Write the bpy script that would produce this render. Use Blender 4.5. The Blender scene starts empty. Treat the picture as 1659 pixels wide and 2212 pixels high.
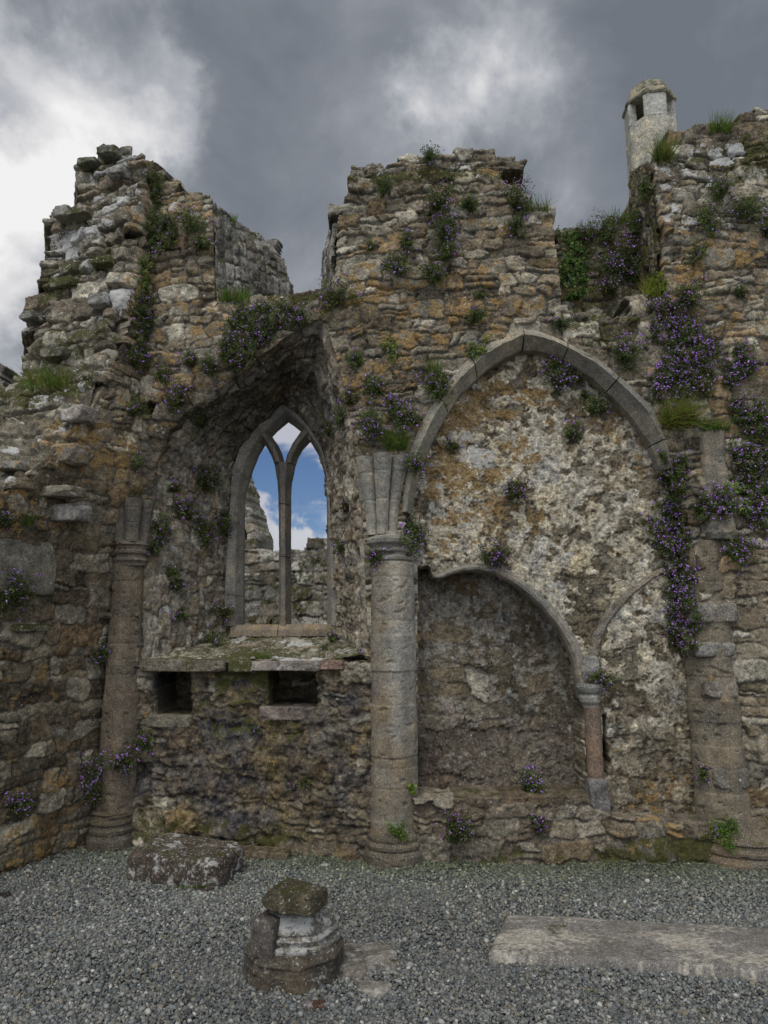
import bpy, math, random
import numpy as np
from mathutils import Vector, Matrix, noise as mnoise
C = bpy.context.scene

# ------------------------------------------------------------------ camera
PITCH, ROLL, FPX, EYE = math.radians(9.5), 0.0084, 1475.0, 1.6
W0, H0 = 1659.0, 2212.0                       # measuring grid the photo was surveyed on
cF = Vector((0, math.cos(PITCH), math.sin(PITCH)))
_R0, _U0 = Vector((1, 0, 0)), Vector((0, -math.sin(PITCH), math.cos(PITCH)))
cR = _R0 * math.cos(ROLL) - _U0 * math.sin(ROLL)
cU = _R0 * math.sin(ROLL) + _U0 * math.cos(ROLL)
cam = bpy.data.cameras.new('camera'); camo = bpy.data.objects.new('camera', cam)
C.collection.objects.link(camo); C.camera = camo
cam.sensor_fit = 'HORIZONTAL'; cam.sensor_width = 36.0; cam.lens = 36.0 * FPX / W0
cam.clip_start = 0.05; cam.clip_end = 2000
camo.matrix_world = Matrix(((cR.x, cU.x, -cF.x, 0), (cR.y, cU.y, -cF.y, 0), (cR.z, cU.z, -cF.z, EYE), (0, 0, 0, 1)))
C.render.resolution_x, C.render.resolution_y = 768, 1024
C.view_settings.view_transform = 'Standard'; C.view_settings.look = 'None'
C.view_settings.exposure = 0.66; C.view_settings.gamma = 1.0; C.view_settings.use_curve_mapping = False

def ray(px, py):
    return cF * FPX + cR * (px - W0 / 2) + cU * (H0 / 2 - py)

# ------------------------------------------------------------------ sun and sky
SUN_EL, SUN_AZ = math.radians(58), math.radians(203)     # azimuth clockwise from +Y : behind the camera, to its left
sl = bpy.data.lights.new('sun', 'SUN'); so = bpy.data.objects.new('sun', sl); C.collection.objects.link(so)
sl.energy = 1.1; sl.angle = math.radians(25); sl.color = (1.0, 0.95, 0.88)
sd = Vector((math.sin(SUN_AZ) * math.cos(SUN_EL), math.cos(SUN_AZ) * math.cos(SUN_EL), math.sin(SUN_EL)))
so.rotation_euler = sd.to_track_quat('Z', 'Y').to_euler()

wd = bpy.data.worlds.new("World"); C.world = wd; wd.use_nodes = True
nt = wd.node_tree; nt.nodes.clear()
class NT:
    """tiny node helper"""
    def __init__(s, nt): s.nt = nt
    def n(s, t, props=None, **ins):
        nd = s.nt.nodes.new(t)
        for k, v in (props or {}).items(): setattr(nd, k, v)
        for k, v in ins.items():
            k2 = k.replace('_', ' ')
            sk = nd.inputs[int(k[1:])] if k[0] == 'i' and k[1:].isdigit() else nd.inputs[k2]
            if isinstance(v, bpy.types.NodeSocket): s.nt.links.new(v, sk)
            else: sk.default_value = v
        return nd
    def math(s, op, a, b=0.0, c=0.0, clamp=False):
        nd = s.nt.nodes.new('ShaderNodeMath'); nd.operation = op; nd.use_clamp = clamp
        for i, v in enumerate((a, b, c)):
            if isinstance(v, bpy.types.NodeSocket): s.nt.links.new(v, nd.inputs[i])
            else: nd.inputs[i].default_value = v
        return nd.outputs[0]
    def vmath(s, op, a, b=(0, 0, 0)):
        nd = s.nt.nodes.new('ShaderNodeVectorMath'); nd.operation = op
        for i, v in enumerate((a, b)):
            if isinstance(v, bpy.types.NodeSocket): s.nt.links.new(v, nd.inputs[i])
            else: nd.inputs[i].default_value = v
        return nd
    def mix(s, f, a, b, mode='MIX'):
        nd = s.nt.nodes.new('ShaderNodeMix'); nd.data_type = 'RGBA'; nd.blend_type = mode
        for i, v in ((0, f), (6, a), (7, b)):
            if isinstance(v, bpy.types.NodeSocket): s.nt.links.new(v, nd.inputs[i])
            else: nd.inputs[i].default_value = v if i == 0 or len(v) == 4 else (*v, 1)
        return nd.outputs[2]
    def ss(s, x, lo, hi, a=0.0, b=1.0):
        nd = s.nt.nodes.new('ShaderNodeMapRange'); nd.interpolation_type = 'SMOOTHSTEP'
        s.nt.links.new(x, nd.inputs[0])
        for i, v in ((1, lo), (2, hi), (3, a), (4, b)): nd.inputs[i].default_value = v
        return nd.outputs[0]

w = NT(nt)
tc = nt.nodes.new('ShaderNodeTexCoord').outputs['Generated']
sep = nt.nodes.new('ShaderNodeSeparateXYZ'); nt.links.new(tc, sep.inputs[0])
zz = w.math('ADD', w.math('MAXIMUM', sep.outputs[2], 0.0), 0.55)
comb = nt.nodes.new('ShaderNodeCombineXYZ')
nt.links.new(w.math('DIVIDE', sep.outputs[0], zz), comb.inputs[0]); nt.links.new(w.math('DIVIDE', sep.outputs[1], zz), comb.inputs[1])
P = w.vmath('ADD', comb.outputs[0], (3.1, 1.7, 0)).outputs[0]
n1 = w.n('ShaderNodeTexNoise', None, Vector=P, Scale=1.6, Detail=8.0, Roughness=0.52, Distortion=0.35).outputs[0]
n2 = w.n('ShaderNodeTexNoise', None, Vector=w.vmath('ADD', P, (7, 2, 1)).outputs[0], Scale=6.0, Detail=9.0, Roughness=0.57, Distortion=0.5).outputs[0]
# ragged lookup direction so that the cloud masses have torn edges
nz = w.n('ShaderNodeTexNoise', None, Vector=tc, Scale=3.2, Detail=7.0, Roughness=0.58).outputs[1]
wob = w.vmath('SCALE', w.vmath('SUBTRACT', nz, (.5, .5, .5)).outputs[0]); wob.inputs[3].default_value = 0.55
D = w.vmath('NORMALIZE', w.vmath('ADD', tc, wob.outputs[0]).outputs[0]).outputs[0]
def blob(px, py, inner, outer, amp):
    d = ray(px, py).normalized()
    dt = w.vmath('DOT_PRODUCT', D, tuple(d)).outputs['Value']
    return w.ss(dt, math.cos(math.radians(outer)), math.cos(math.radians(inner)), 0.0, amp)
acc = w.math('MULTIPLY_ADD', n1, 1.05, -0.10)
acc = w.math('ADD', acc, w.math('MULTIPLY_ADD', n2, 0.85, -0.40))
for b in [(-60, 330, 3, 16, .55), (60, 440, 1, 9, .34), (270, 150, 0, 6, .25), (60, 60, 2, 9, -.22), (1080, 265, 0, 6.5, .17), (985, 310, 0, 5, .16), (1190, 190, 0, 5, .04), (960, 60, 1, 8, -.14), (620, 120, 2, 9, -.08), (1010, 130, 1, 9, .08),
          (470, 330, 3, 15, -.20), (40, 640, 1, 8, -.50), (40, 860, 0, 7, .35), (1500, 500, 3, 16, -.10), (650, 620, 2, 14, -.08),
          (800, -300, 10, 40, -.08), (1500, 60, 4, 14, -.04)]:
    acc = w.math('ADD', acc, blob(*b))
ramp = w.n('ShaderNodeValToRGB', None, Fac=acc)
cr = ramp.color_ramp; cr.elements[0].position = 0.08; cr.elements[0].color = (1.02, 1.14, 1.34, 1)
cr.elements[1].position = 1.0; cr.elements[1].color = (5.6, 5.6, 5.6, 1)
for p, c in ((.30, (1.40, 1.53, 1.76, 1)), (.46, (1.90, 2.03, 2.26, 1)), (.62, (2.75, 2.85, 3.1, 1)), (.80, (4.4, 4.4, 4.5, 1))):
    e = cr.elements.new(p); e.color = c
sky = nt.nodes.new('ShaderNodeTexSky'); sky.sky_type = 'NISHITA'; sky.sun_disc = False
sky.sun_elevation = SUN_EL; sky.sun_rotation = SUN_AZ; sky.air_density = 1.0; sky.dust_density = 0.3; sky.ozone_density = 3.0
skyc = w.mix(1.0, sky.outputs[0], (0.34, 0.38, 0.46), 'MULTIPLY')
# broken low cloud over the blue gap near the horizon (seen through the window)
n3 = w.n('ShaderNodeTexNoise', None, Vector=w.vmath('MULTIPLY', tc, (1, 1, 2.2)).outputs[0], Scale=7.0, Detail=8.0, Roughness=0.5, Distortion=0.3).outputs[0]
low = w.math('ADD', w.math('ADD', n3, .045), blob(600, 1190, 2, 6.5, .42))
low = w.math('ADD', low, blob(730, 1190, 1, 5, .30))
low = w.math('ADD', low, blob(640, 925, 0.5, 3.2, .14))
lowc = w.ss(low, .50, .68)
lowcol = w.mix(w.ss(n1, .35, .65), (3.0, 3.1, 3.5), (5.2, 5.2, 5.2))
gap = w.mix(lowc, skyc, lowcol)
gd = ray(640, 1060).normalized()
gdot = w.vmath('DOT_PRODUCT', D, tuple(gd)).outputs['Value']
gf = w.ss(gdot, math.cos(math.radians(11)), math.cos(math.radians(7)))
fin = w.mix(gf, ramp.outputs[0], gap)
back_ = w.ss(w.math('MULTIPLY', sep.outputs[1], -1.0), 0.0, .7, 1.0, 3.3)      # unseen sky behind the viewer brightened, added as soft frontal fill
bc = nt.nodes.new('ShaderNodeCombineXYZ')
for k_i, g_ in enumerate((1.0, 1.0, 1.0)): nt.links.new(w.math('MULTIPLY', back_, g_), bc.inputs[k_i])
fin = w.mix(1.0, fin, bc.outputs[0], 'MULTIPLY')
bg = w.n('ShaderNodeBackground', None, Color=fin, Strength=0.1)
out = nt.nodes.new('ShaderNodeOutputWorld'); nt.links.new(bg.outputs[0], out.inputs[0])

# ------------------------------------------------------------------ survey helpers
def ground(px, py, z=0.0):
    d = ray(px, py); t = (z - EYE) / d.z
    return Vector((d.x * t, d.y * t, z))
def hit(px, py, Yf, off=0.0):
    """where the sight line meets the surface Y = Yf(X, Z) + off"""
    d = ray(px, py); dx, dz = d.x / d.y, d.z / d.y; Y = 5.2
    for _ in range(40): Y = 0.5 * Y + 0.5 * (float(Yf(Y * dx, EYE + Y * dz)) + off)
    return Vector((Y * dx, Y, EYE + Y * dz))
KX = [-6, -2.0, -0.717, -0.154, 0.45, 3.2, 6.0]; KY = [6.15, 5.44, 5.215, 5.06, 4.985, 4.93, 4.88]
def YF(X, Z=0): return np.interp(X, KX, KY)

# ------------------------------------------------------------------ noise on grids
def fbm(nv, nu, res, seed, lam=0.5, beta=1.0, lmin=0.0, ax=1.0):
    """isotropic 1/f noise field with unit deviation; lam = longest wave in metres"""
    rs = np.random.RandomState(seed)
    fy = np.fft.fftfreq(nv, res)[:, None]; fx = np.fft.rfftfreq(nu, res)[None, :]
    k = np.sqrt(fx * fx * ax * ax + fy * fy) + 1e-9; k0 = 1.0 / lam
    amp = 1.0 / (1 + (k / k0) ** 2) ** ((1 + beta) / 2)
    if lmin > 0: amp = amp * np.exp(-(k * lmin) ** 2)
    amp[0, 0] = 0
    s = np.fft.irfft2(np.fft.rfft2(rs.randn(nv, nu)) * amp, s=(nv, nu))
    return s / (s.std() + 1e-9)
def sstep(x, a, b):
    t = np.clip((x - a) / (b - a), 0, 1); return t * t * (3 - 2 * t)
def inpoly(U, V, poly):
    r = np.zeros(U.shape, bool); n = len(poly)
    for i in range(n):
        x1, y1 = poly[i]; x2, y2 = poly[(i + 1) % n]
        if y1 == y2: continue
        c = ((V > y1) != (V > y2)) & (U < (x2 - x1) * (V - y1) / (y2 - y1) + x1)
        r ^= c
    return r

def stones(U, V, res, seed, hs=(.05, .185), aspect=1.75, amp=.009, joint=.010, gap=.021, warp=1.0, rot=.05, split=.30, rnd_r=.35, tiltv=.05):
    """roughly coursed rubble: uneven beds, stones of mixed length, small packing stones, rounded corners, open joints"""
    nv, nu = U.shape; rs = np.random.RandomState(seed)
    Uw = U + warp * (.020 * fbm(nv, nu, res, seed + 1, .30, 1.5) + .0035 * fbm(nv, nu, res, seed + 2, .05, 1.0))
    Vw = V + warp * (.014 * fbm(nv, nu, res, seed + 3, .35, 1.6) + .0032 * fbm(nv, nu, res, seed + 4, .05, 1.0))
    u0, u1, v0, v1 = U.min() - .1, U.max() + .1, V.min() - .1, V.max() + .1
    rects = []; y = v0
    while y < v1:
        hh = hs[0] + (hs[1] - hs[0]) * rs.beta(1.5, 1.9); x = u0 - rs.uniform(0, .2)
        while x < u1:
            w_ = max(hh * aspect * rs.uniform(.45, 1.45), .04)
            if rs.rand() < .07: w_ *= 1.5
            if hh > hs[0] * 1.7 and rs.rand() < split:          # packing stones one above the other
                k = 2 if hh < hs[1] * .8 or rs.rand() < .6 else 3; cuts = np.sort(rs.uniform(.25, .75, k - 1)) if k == 2 else np.array([.36, .68]) + rs.uniform(-.06, .06, 2)
                ys_ = np.r_[0, cuts, 1] * hh + y
                for a, b in zip(ys_[:-1], ys_[1:]):
                    if w_ > .14 and rs.rand() < .5:
                        m_ = rs.uniform(.35, .65); rects += [(x, x + w_ * m_, a, b), (x + w_ * m_, x + w_, a, b)]
                    else: rects.append((x, x + w_, a, b))
            else:
                up_ = rs.uniform(0, .022) * (rs.rand() < .5)
                rects.append((x, x + w_, y - rs.uniform(0, .014) * (rs.rand() < .4), y + hh + up_))
            x += w_
        y += hh
    n = len(rects); E = np.full(U.shape, -9.0); ID = np.zeros(U.shape, int); S = np.zeros((n, 4)); rr = rs.rand(n, 6)
    for i, (a, b, c, d) in enumerate(rects):
        cx, cy, hx, hy = (a + b) / 2, (c + d) / 2, (b - a) / 2, (d - c) / 2; S[i] = (cx, cy, hx, hy)
        j0, j1 = int((a - .07 - U[0, 0]) / res), int((b + .07 - U[0, 0]) / res) + 1; i0, i1 = int((c - .07 - V[0, 0]) / res), int((d + .07 - V[0, 0]) / res) + 1
        j0, i0 = max(j0, 0), max(i0, 0); j1, i1 = min(j1, nu), min(i1, nv)
        if j1 <= j0 or i1 <= i0: continue
        du, dv = Uw[i0:i1, j0:j1] - cx, Vw[i0:i1, j0:j1] - cy; an = (rr[i, 0] - .5) * 2 * rot * 1.6; sk = (rr[i, 1] - .5) * .5; tp = (rr[i, 2] - .5) * .35
        x_ = du + an * dv + sk * dv * (hy / max(hx, hy)); y_ = (dv - an * du) * (1 + tp * du / hx)
        jt = joint * (.35 + 1.3 * rr[i, 3]) * .5; r_ = min(hx, hy) * rnd_r * (.5 + rr[i, 4]); r_ = min(r_, min(hx, hy) - jt - .001)
        qx, qy = np.abs(x_) - hx + jt + r_, np.abs(y_) - hy + jt + r_
        sd = np.hypot(np.maximum(qx, 0), np.maximum(qy, 0)) + np.minimum(np.maximum(qx, qy), 0) - r_
        e0, id0 = E[i0:i1, j0:j1], ID[i0:i1, j0:j1]; near = -sd > e0
        E[i0:i1, j0:j1] = np.where(near, -sd, e0); ID[i0:i1, j0:j1] = np.where(near, i, id0)
    e = E; m = 1 - sstep(e, -.001, .005)
    prot = np.clip(rs.normal(0, amp, n), -gap * .55, amp * 3.0)
    tx, ty = rs.normal(0, tiltv, n), rs.normal(-.02, tiltv * 1.3, n)
    edge = .006 + .012 * rr[ID, 5]
    h = (gap + prot[ID]) * sstep(e, -.003, 1) * 0 + (gap + prot[ID]) * (1 - np.exp(-np.maximum(e + .002, 0) / (edge * .55)))
    h = h + (tx[ID] * (U - S[ID, 0]) + ty[ID] * (V - S[ID, 1])) * (1 - m)
    return dict(h=h, m=m, id=ID, S=S, rnd=rs.rand(n, 4), e=e)

# ------------------------------------------------------------------ materials
def mat_stone(name, fine=1.0, bump=.5, speck=.0, lich_scale=1.0, rough=.92, vein=False):
    """stone that reads its colour from the stone layout; lichens and moss grow from noise where the masks allow them"""
    m = bpy.data.materials.new(name); m.use_nodes = True; t = NT(m.node_tree); m.node_tree.nodes.clear()
    co = m.node_tree.nodes.new('ShaderNodeTexCoord').outputs['Object']
    at = m.node_tree.nodes.new('ShaderNodeAttribute'); at.attribute_name = 'Col'
    mk = m.node_tree.nodes.new('ShaderNodeAttribute'); mk.attribute_name = 'Msk'
    ms = m.node_tree.nodes.new('ShaderNodeSeparateColor'); m.node_tree.links.new(mk.outputs[0], ms.inputs[0])
    f1 = t.n('ShaderNodeTexNoise', None, Vector=co, Scale=70.0 * fine, Detail=6.0, Roughness=.7).outputs[0]
    f2 = t.n('ShaderNodeTexNoise', None, Vector=co, Scale=11.0 * fine, Detail=7.0, Roughness=.65).outputs[0]
    f3 = t.n('ShaderNodeTexNoise', None, Vector=co, Scale=28.0 * fine, Detail=7.0, Roughness=.78).outputs[0]
    v = t.math('MULTIPLY', t.math('MAXIMUM', t.math('MULTIPLY_ADD', f1, 2.6, -.30), .2), t.math('MULTIPLY', t.math('MULTIPLY_ADD', f2, 1.5, .25), t.math('MAXIMUM', t.math('MULTIPLY_ADD', f3, 2.8 if speck == 0 else 1.4, -.4 if speck == 0 else .3), .25)))
    vv = m.node_tree.nodes.new('ShaderNodeCombineXYZ')
    for i in range(3): m.node_tree.links.new(v, vv.inputs[i])
    col = t.mix(1.0, at.outputs[0], vv.outputs[0], 'MULTIPLY')
    # moss
    g1 = t.n('ShaderNodeTexNoise', None, Vector=t.vmath('ADD', co, (5, 9, 2)).outputs[0], Scale=9.0, Detail=9.0, Roughness=.72).outputs[0]
    geo = m.node_tree.nodes.new('ShaderNodeNewGeometry')
    gs = m.node_tree.nodes.new('ShaderNodeSeparateXYZ'); m.node_tree.links.new(geo.outputs['Normal'], gs.inputs[0])
    up = t.math('MULTIPLY', gs.outputs[2], .10)
    gm = t.ss(t.math('ADD', t.math('ADD', g1, up), t.math('MULTIPLY_ADD', ms.outputs[2], .55, -.62)), .06, .14)
    mosscol = t.mix(f1, (.018, .022, .006), (.085, .085, .018))
    col = t.mix(t.math('MULTIPLY', gm, .9), col, mosscol)
    # ochre lichen
    o1 = t.n('ShaderNodeTexNoise', None, Vector=co, Scale=12.0 * lich_scale, Detail=10.0, Roughness=.72).outputs[0]
    om = t.ss(t.math('ADD', o1, t.math('MULTIPLY_ADD', ms.outputs[0], .42, -.64)), .03, .07)
    ocol = t.mix(t.ss(f1, .35, .65), (.17, .105, .040), (.38, .25, .095))
    col = t.mix(t.math('MULTIPLY', om, .85), col, ocol)
    # pale grey-white lichen crusts: rounded spots torn by noise
    vo = t.n('ShaderNodeTexVoronoi', {'feature': 'F1'}, Vector=t.vmath('ADD', co, t.vmath('MULTIPLY', t.n('ShaderNodeTexNoise', None, Vector=co, Scale=22.0, Detail=4.0).outputs[1], (.03, .03, .03)).outputs[0]).outputs[0], Scale=15.0 * lich_scale, Randomness=1.0)
    vs = m.node_tree.nodes.new('ShaderNodeSeparateColor'); m.node_tree.links.new(vo.outputs['Color'], vs.inputs[0])
    rad = t.math('SUBTRACT', t.math('MULTIPLY', vs.outputs[0], .62 if speck == 0 else .3), .50)       # most cells hold no spot
    w2 = t.n('ShaderNodeTexNoise', None, Vector=t.vmath('ADD', co, (1, 4, 8)).outputs[0], Scale=6.0 * lich_scale, Detail=10.0, Roughness=.75).outputs[0]
    spot = t.math('SUBTRACT', t.math('ADD', rad, t.math('MULTIPLY', ms.outputs[1], .42)), vo.outputs['Distance'])
    wm = t.math('MAXIMUM', t.ss(spot, -.02, .10), t.ss(t.math('ADD', w2, t.math('MULTIPLY_ADD', ms.outputs[1], .42, -.68)), .04, .10))
    wcol = t.mix(f1, (.30, .30, .28), (.70, .70, .68))
    col = t.mix(t.math('MULTIPLY', wm, .82), col, wcol)
    if speck == 0:
        d1 = t.n('ShaderNodeTexNoise', None, Vector=t.vmath('ADD', co, (2, 7, 4)).outputs[0], Scale=75.0, Detail=3.0, Roughness=.6).outputs[0]
        col = t.mix(t.math('MULTIPLY', t.ss(t.math('ADD', d1, t.math('MULTIPLY', ms.outputs[1], .16)), .66, .72), .7), col, (.52, .51, .47))
        col = t.mix(t.math('MULTIPLY', t.ss(d1, .36, .30), .6), col, (.045, .038, .028))
    if speck > 0:
        s1 = t.n('ShaderNodeTexNoise', None, Vector=co, Scale=190.0, Detail=2.0, Roughness=.6).outputs[0]
        s2 = t.n('ShaderNodeTexNoise', None, Vector=t.vmath('ADD', co, (3, 3, 3)).outputs[0], Scale=190.0, Detail=2.0, Roughness=.6).outputs[0]
        s3 = t.n('ShaderNodeTexNoise', None, Vector=co, Scale=4.0, Detail=3.0).outputs[0]
        col = t.mix(t.math('MULTIPLY', t.ss(t.math('ADD', s1, t.math('MULTIPLY', s3, .12)), .66, .74), speck), col, (.62, .62, .60))
        col = t.mix(t.math('MULTIPLY', t.ss(s2, .64, .74), speck * .8), col, (.07, .065, .055))
    b = t.n('ShaderNodeBump', None, Strength=bump, Distance=.020, Height=t.math('ADD', f1, t.math('ADD', t.math('MULTIPLY', f3, 1.6 if speck == 0 else .4), t.math('MULTIPLY', f2, 1.0))))
    bs = t.n('ShaderNodeBsdfPrincipled', None, Base_Color=col, Roughness=rough, Normal=b.outputs[0])
    bs.inputs['Specular IOR Level'].default_value = .25
    o = m.node_tree.nodes.new('ShaderNodeOutputMaterial'); m.node_tree.links.new(bs.outputs[0], o.inputs[0])
    return m
M = {}
M['rubble'] = mat_stone('weathered_rubble')
M['plaster'] = mat_stone('lime_plaster_remains', bump=.9, fine=.8)
M['dressed'] = mat_stone('dressed_limestone', bump=.25, speck=.6, fine=1.2)
M['rock'] = mat_stone('lichened_rock', bump=.7, lich_scale=1.6)

def mat_simple(name, c1, c2, scale=30, rough=.8, attr=False, trans=0.0, spec=.3):
    m = bpy.data.materials.new(name); m.use_nodes = True; t = NT(m.node_tree); m.node_tree.nodes.clear()
    co = m.node_tree.nodes.new('ShaderNodeTexCoord').outputs['Object']
    n_ = t.n('ShaderNodeTexNoise', None, Vector=co, Scale=float(scale), Detail=4.0, Roughness=.6).outputs[0]
    col = t.mix(t.ss(n_, .3, .7), c1, c2)
    if attr:
        at = m.node_tree.nodes.new('ShaderNodeAttribute'); at.attribute_name = 'Col'
        col = t.mix(1.0, at.outputs[0], t.mix(t.ss(n_, .3, .7), (.75, .75, .75), (1.2, 1.2, 1.2)), 'MULTIPLY')
    bs = t.n('ShaderNodeBsdfPrincipled', None, Base_Color=col, Roughness=rough)
    bs.inputs['Specular IOR Level'].default_value = spec
    o = m.node_tree.nodes.new('ShaderNodeOutputMaterial')
    if trans > 0:
        tr = t.n('ShaderNodeBsdfTranslucent', None, Color=col)
        mx = t.n('ShaderNodeMixShader', None, Fac=trans); m.node_tree.links.new(bs.outputs[0], mx.inputs[1]); m.node_tree.links.new(tr.outputs[0], mx.inputs[2])
        m.node_tree.links.new(mx.outputs[0], o.inputs[0])
    else: m.node_tree.links.new(bs.outputs[0], o.inputs[0])
    return m
M['leaf'] = mat_simple('small_leaves', (0, 0, 0), (0, 0, 0), 30, .7, attr=True, trans=.4)
M['petal'] = mat_simple('purple_petals', (0, 0, 0), (0, 0, 0), 30, .7, attr=True, trans=.3)
M['pebble'] = mat_simple('gravel_pebble', (0, 0, 0), (0, 0, 0), 220, .8, attr=True, spec=.3)

# ------------------------------------------------------------------ object helpers
def tag(o, label=None, cat=None, group=None, kind=None):
    if label: o['label'] = label
    if cat: o['category'] = cat
    if group: o['group'] = group
    if kind: o['kind'] = kind
    return o
def empty(name, loc, label=None, cat=None, group=None, kind=None):
    o = bpy.data.objects.new(name, None); C.collection.objects.link(o); o.location = loc
    return tag(o, label, cat, group, kind)
def build(name, V, Fc, mat, parent=None, col=None, msk=None, smooth=True, root=None):
    """V (n,3) world coordinates, Fc (m,k) faces -> ONE mesh object"""
    V = np.asarray(V, np.float32)
    off = Vector((0, 0, 0))
    p = parent
    while p is not None: off = off + p.location; p = p.parent
    if root is not None: off = Vector(root)
    Vl = V - np.array(off, np.float32)[None, :]
    me = bpy.data.meshes.new(name)
    if isinstance(Fc, np.ndarray):
        m, k = Fc.shape
        me.vertices.add(len(V)); me.vertices.foreach_set('co', Vl.ravel())
        me.loops.add(m * k); me.loops.foreach_set('vertex_index', Fc.astype(np.int32).ravel())
        me.polygons.add(m); me.polygons.foreach_set('loop_start', np.arange(0, m * k, k, dtype=np.int32))
        me.update(calc_edges=True); me.validate()
    else: me.from_pydata(Vl.tolist(), [], [list(f) for f in Fc]); me.update()
    if smooth: me.polygons.foreach_set('use_smooth', np.ones(len(me.polygons), bool))
    n = len(me.vertices)
    for an, arr in (('Col', col), ('Msk', msk)):
        if arr is None: continue
        arr = np.asarray(arr, np.float32)
        if arr.ndim == 1: arr = np.tile(arr, (n, 1))
        a = me.attributes.new(an, 'FLOAT_COLOR', 'POINT')
        a.data.foreach_set('color', np.hstack([arr, np.ones((n, 1), np.float32)]).astype(np.float32).ravel())
    me.materials.append(mat)
    o = bpy.data.objects.new(name, me); C.collection.objects.link(o)
    if parent is not None: o.parent = parent
    elif root is not None: o.location = root
    return o

PAL = np.array([(.165, .142, .105), (.195, .180, .145), (.235, .228, .200), (.185, .142, .090), (.122, .106, .082), (.30, .288, .25), (.150, .128, .098), (.180, .166, .136)])
def colours(st, nv, nu, res, seed, pal=PAL, mort=(.135, .120, .094), tint=(1, 1, 1), val=1.0):
    r = st['rnd']; k = (r[:, 0] * len(pal)).astype(int)
    sc = pal[k] * (.62 + .8 * r[:, 1:2])
    col = sc[st['id']] * np.array([1.06, 1.0, .885]) * 1.05
    m = st['m'][..., None]
    col = col * (1 - m) + np.array(mort) * m
    big = fbm(nv, nu, res, seed + 50, 1.2, 1.2); mid = fbm(nv, nu, res, seed + 51, .12, 1.0)
    col = col * np.clip(1 + .14 * big + .16 * mid, .45, 1.8)[..., None]
    return np.clip(col * np.array(tint) * val, .01, .8)

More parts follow.
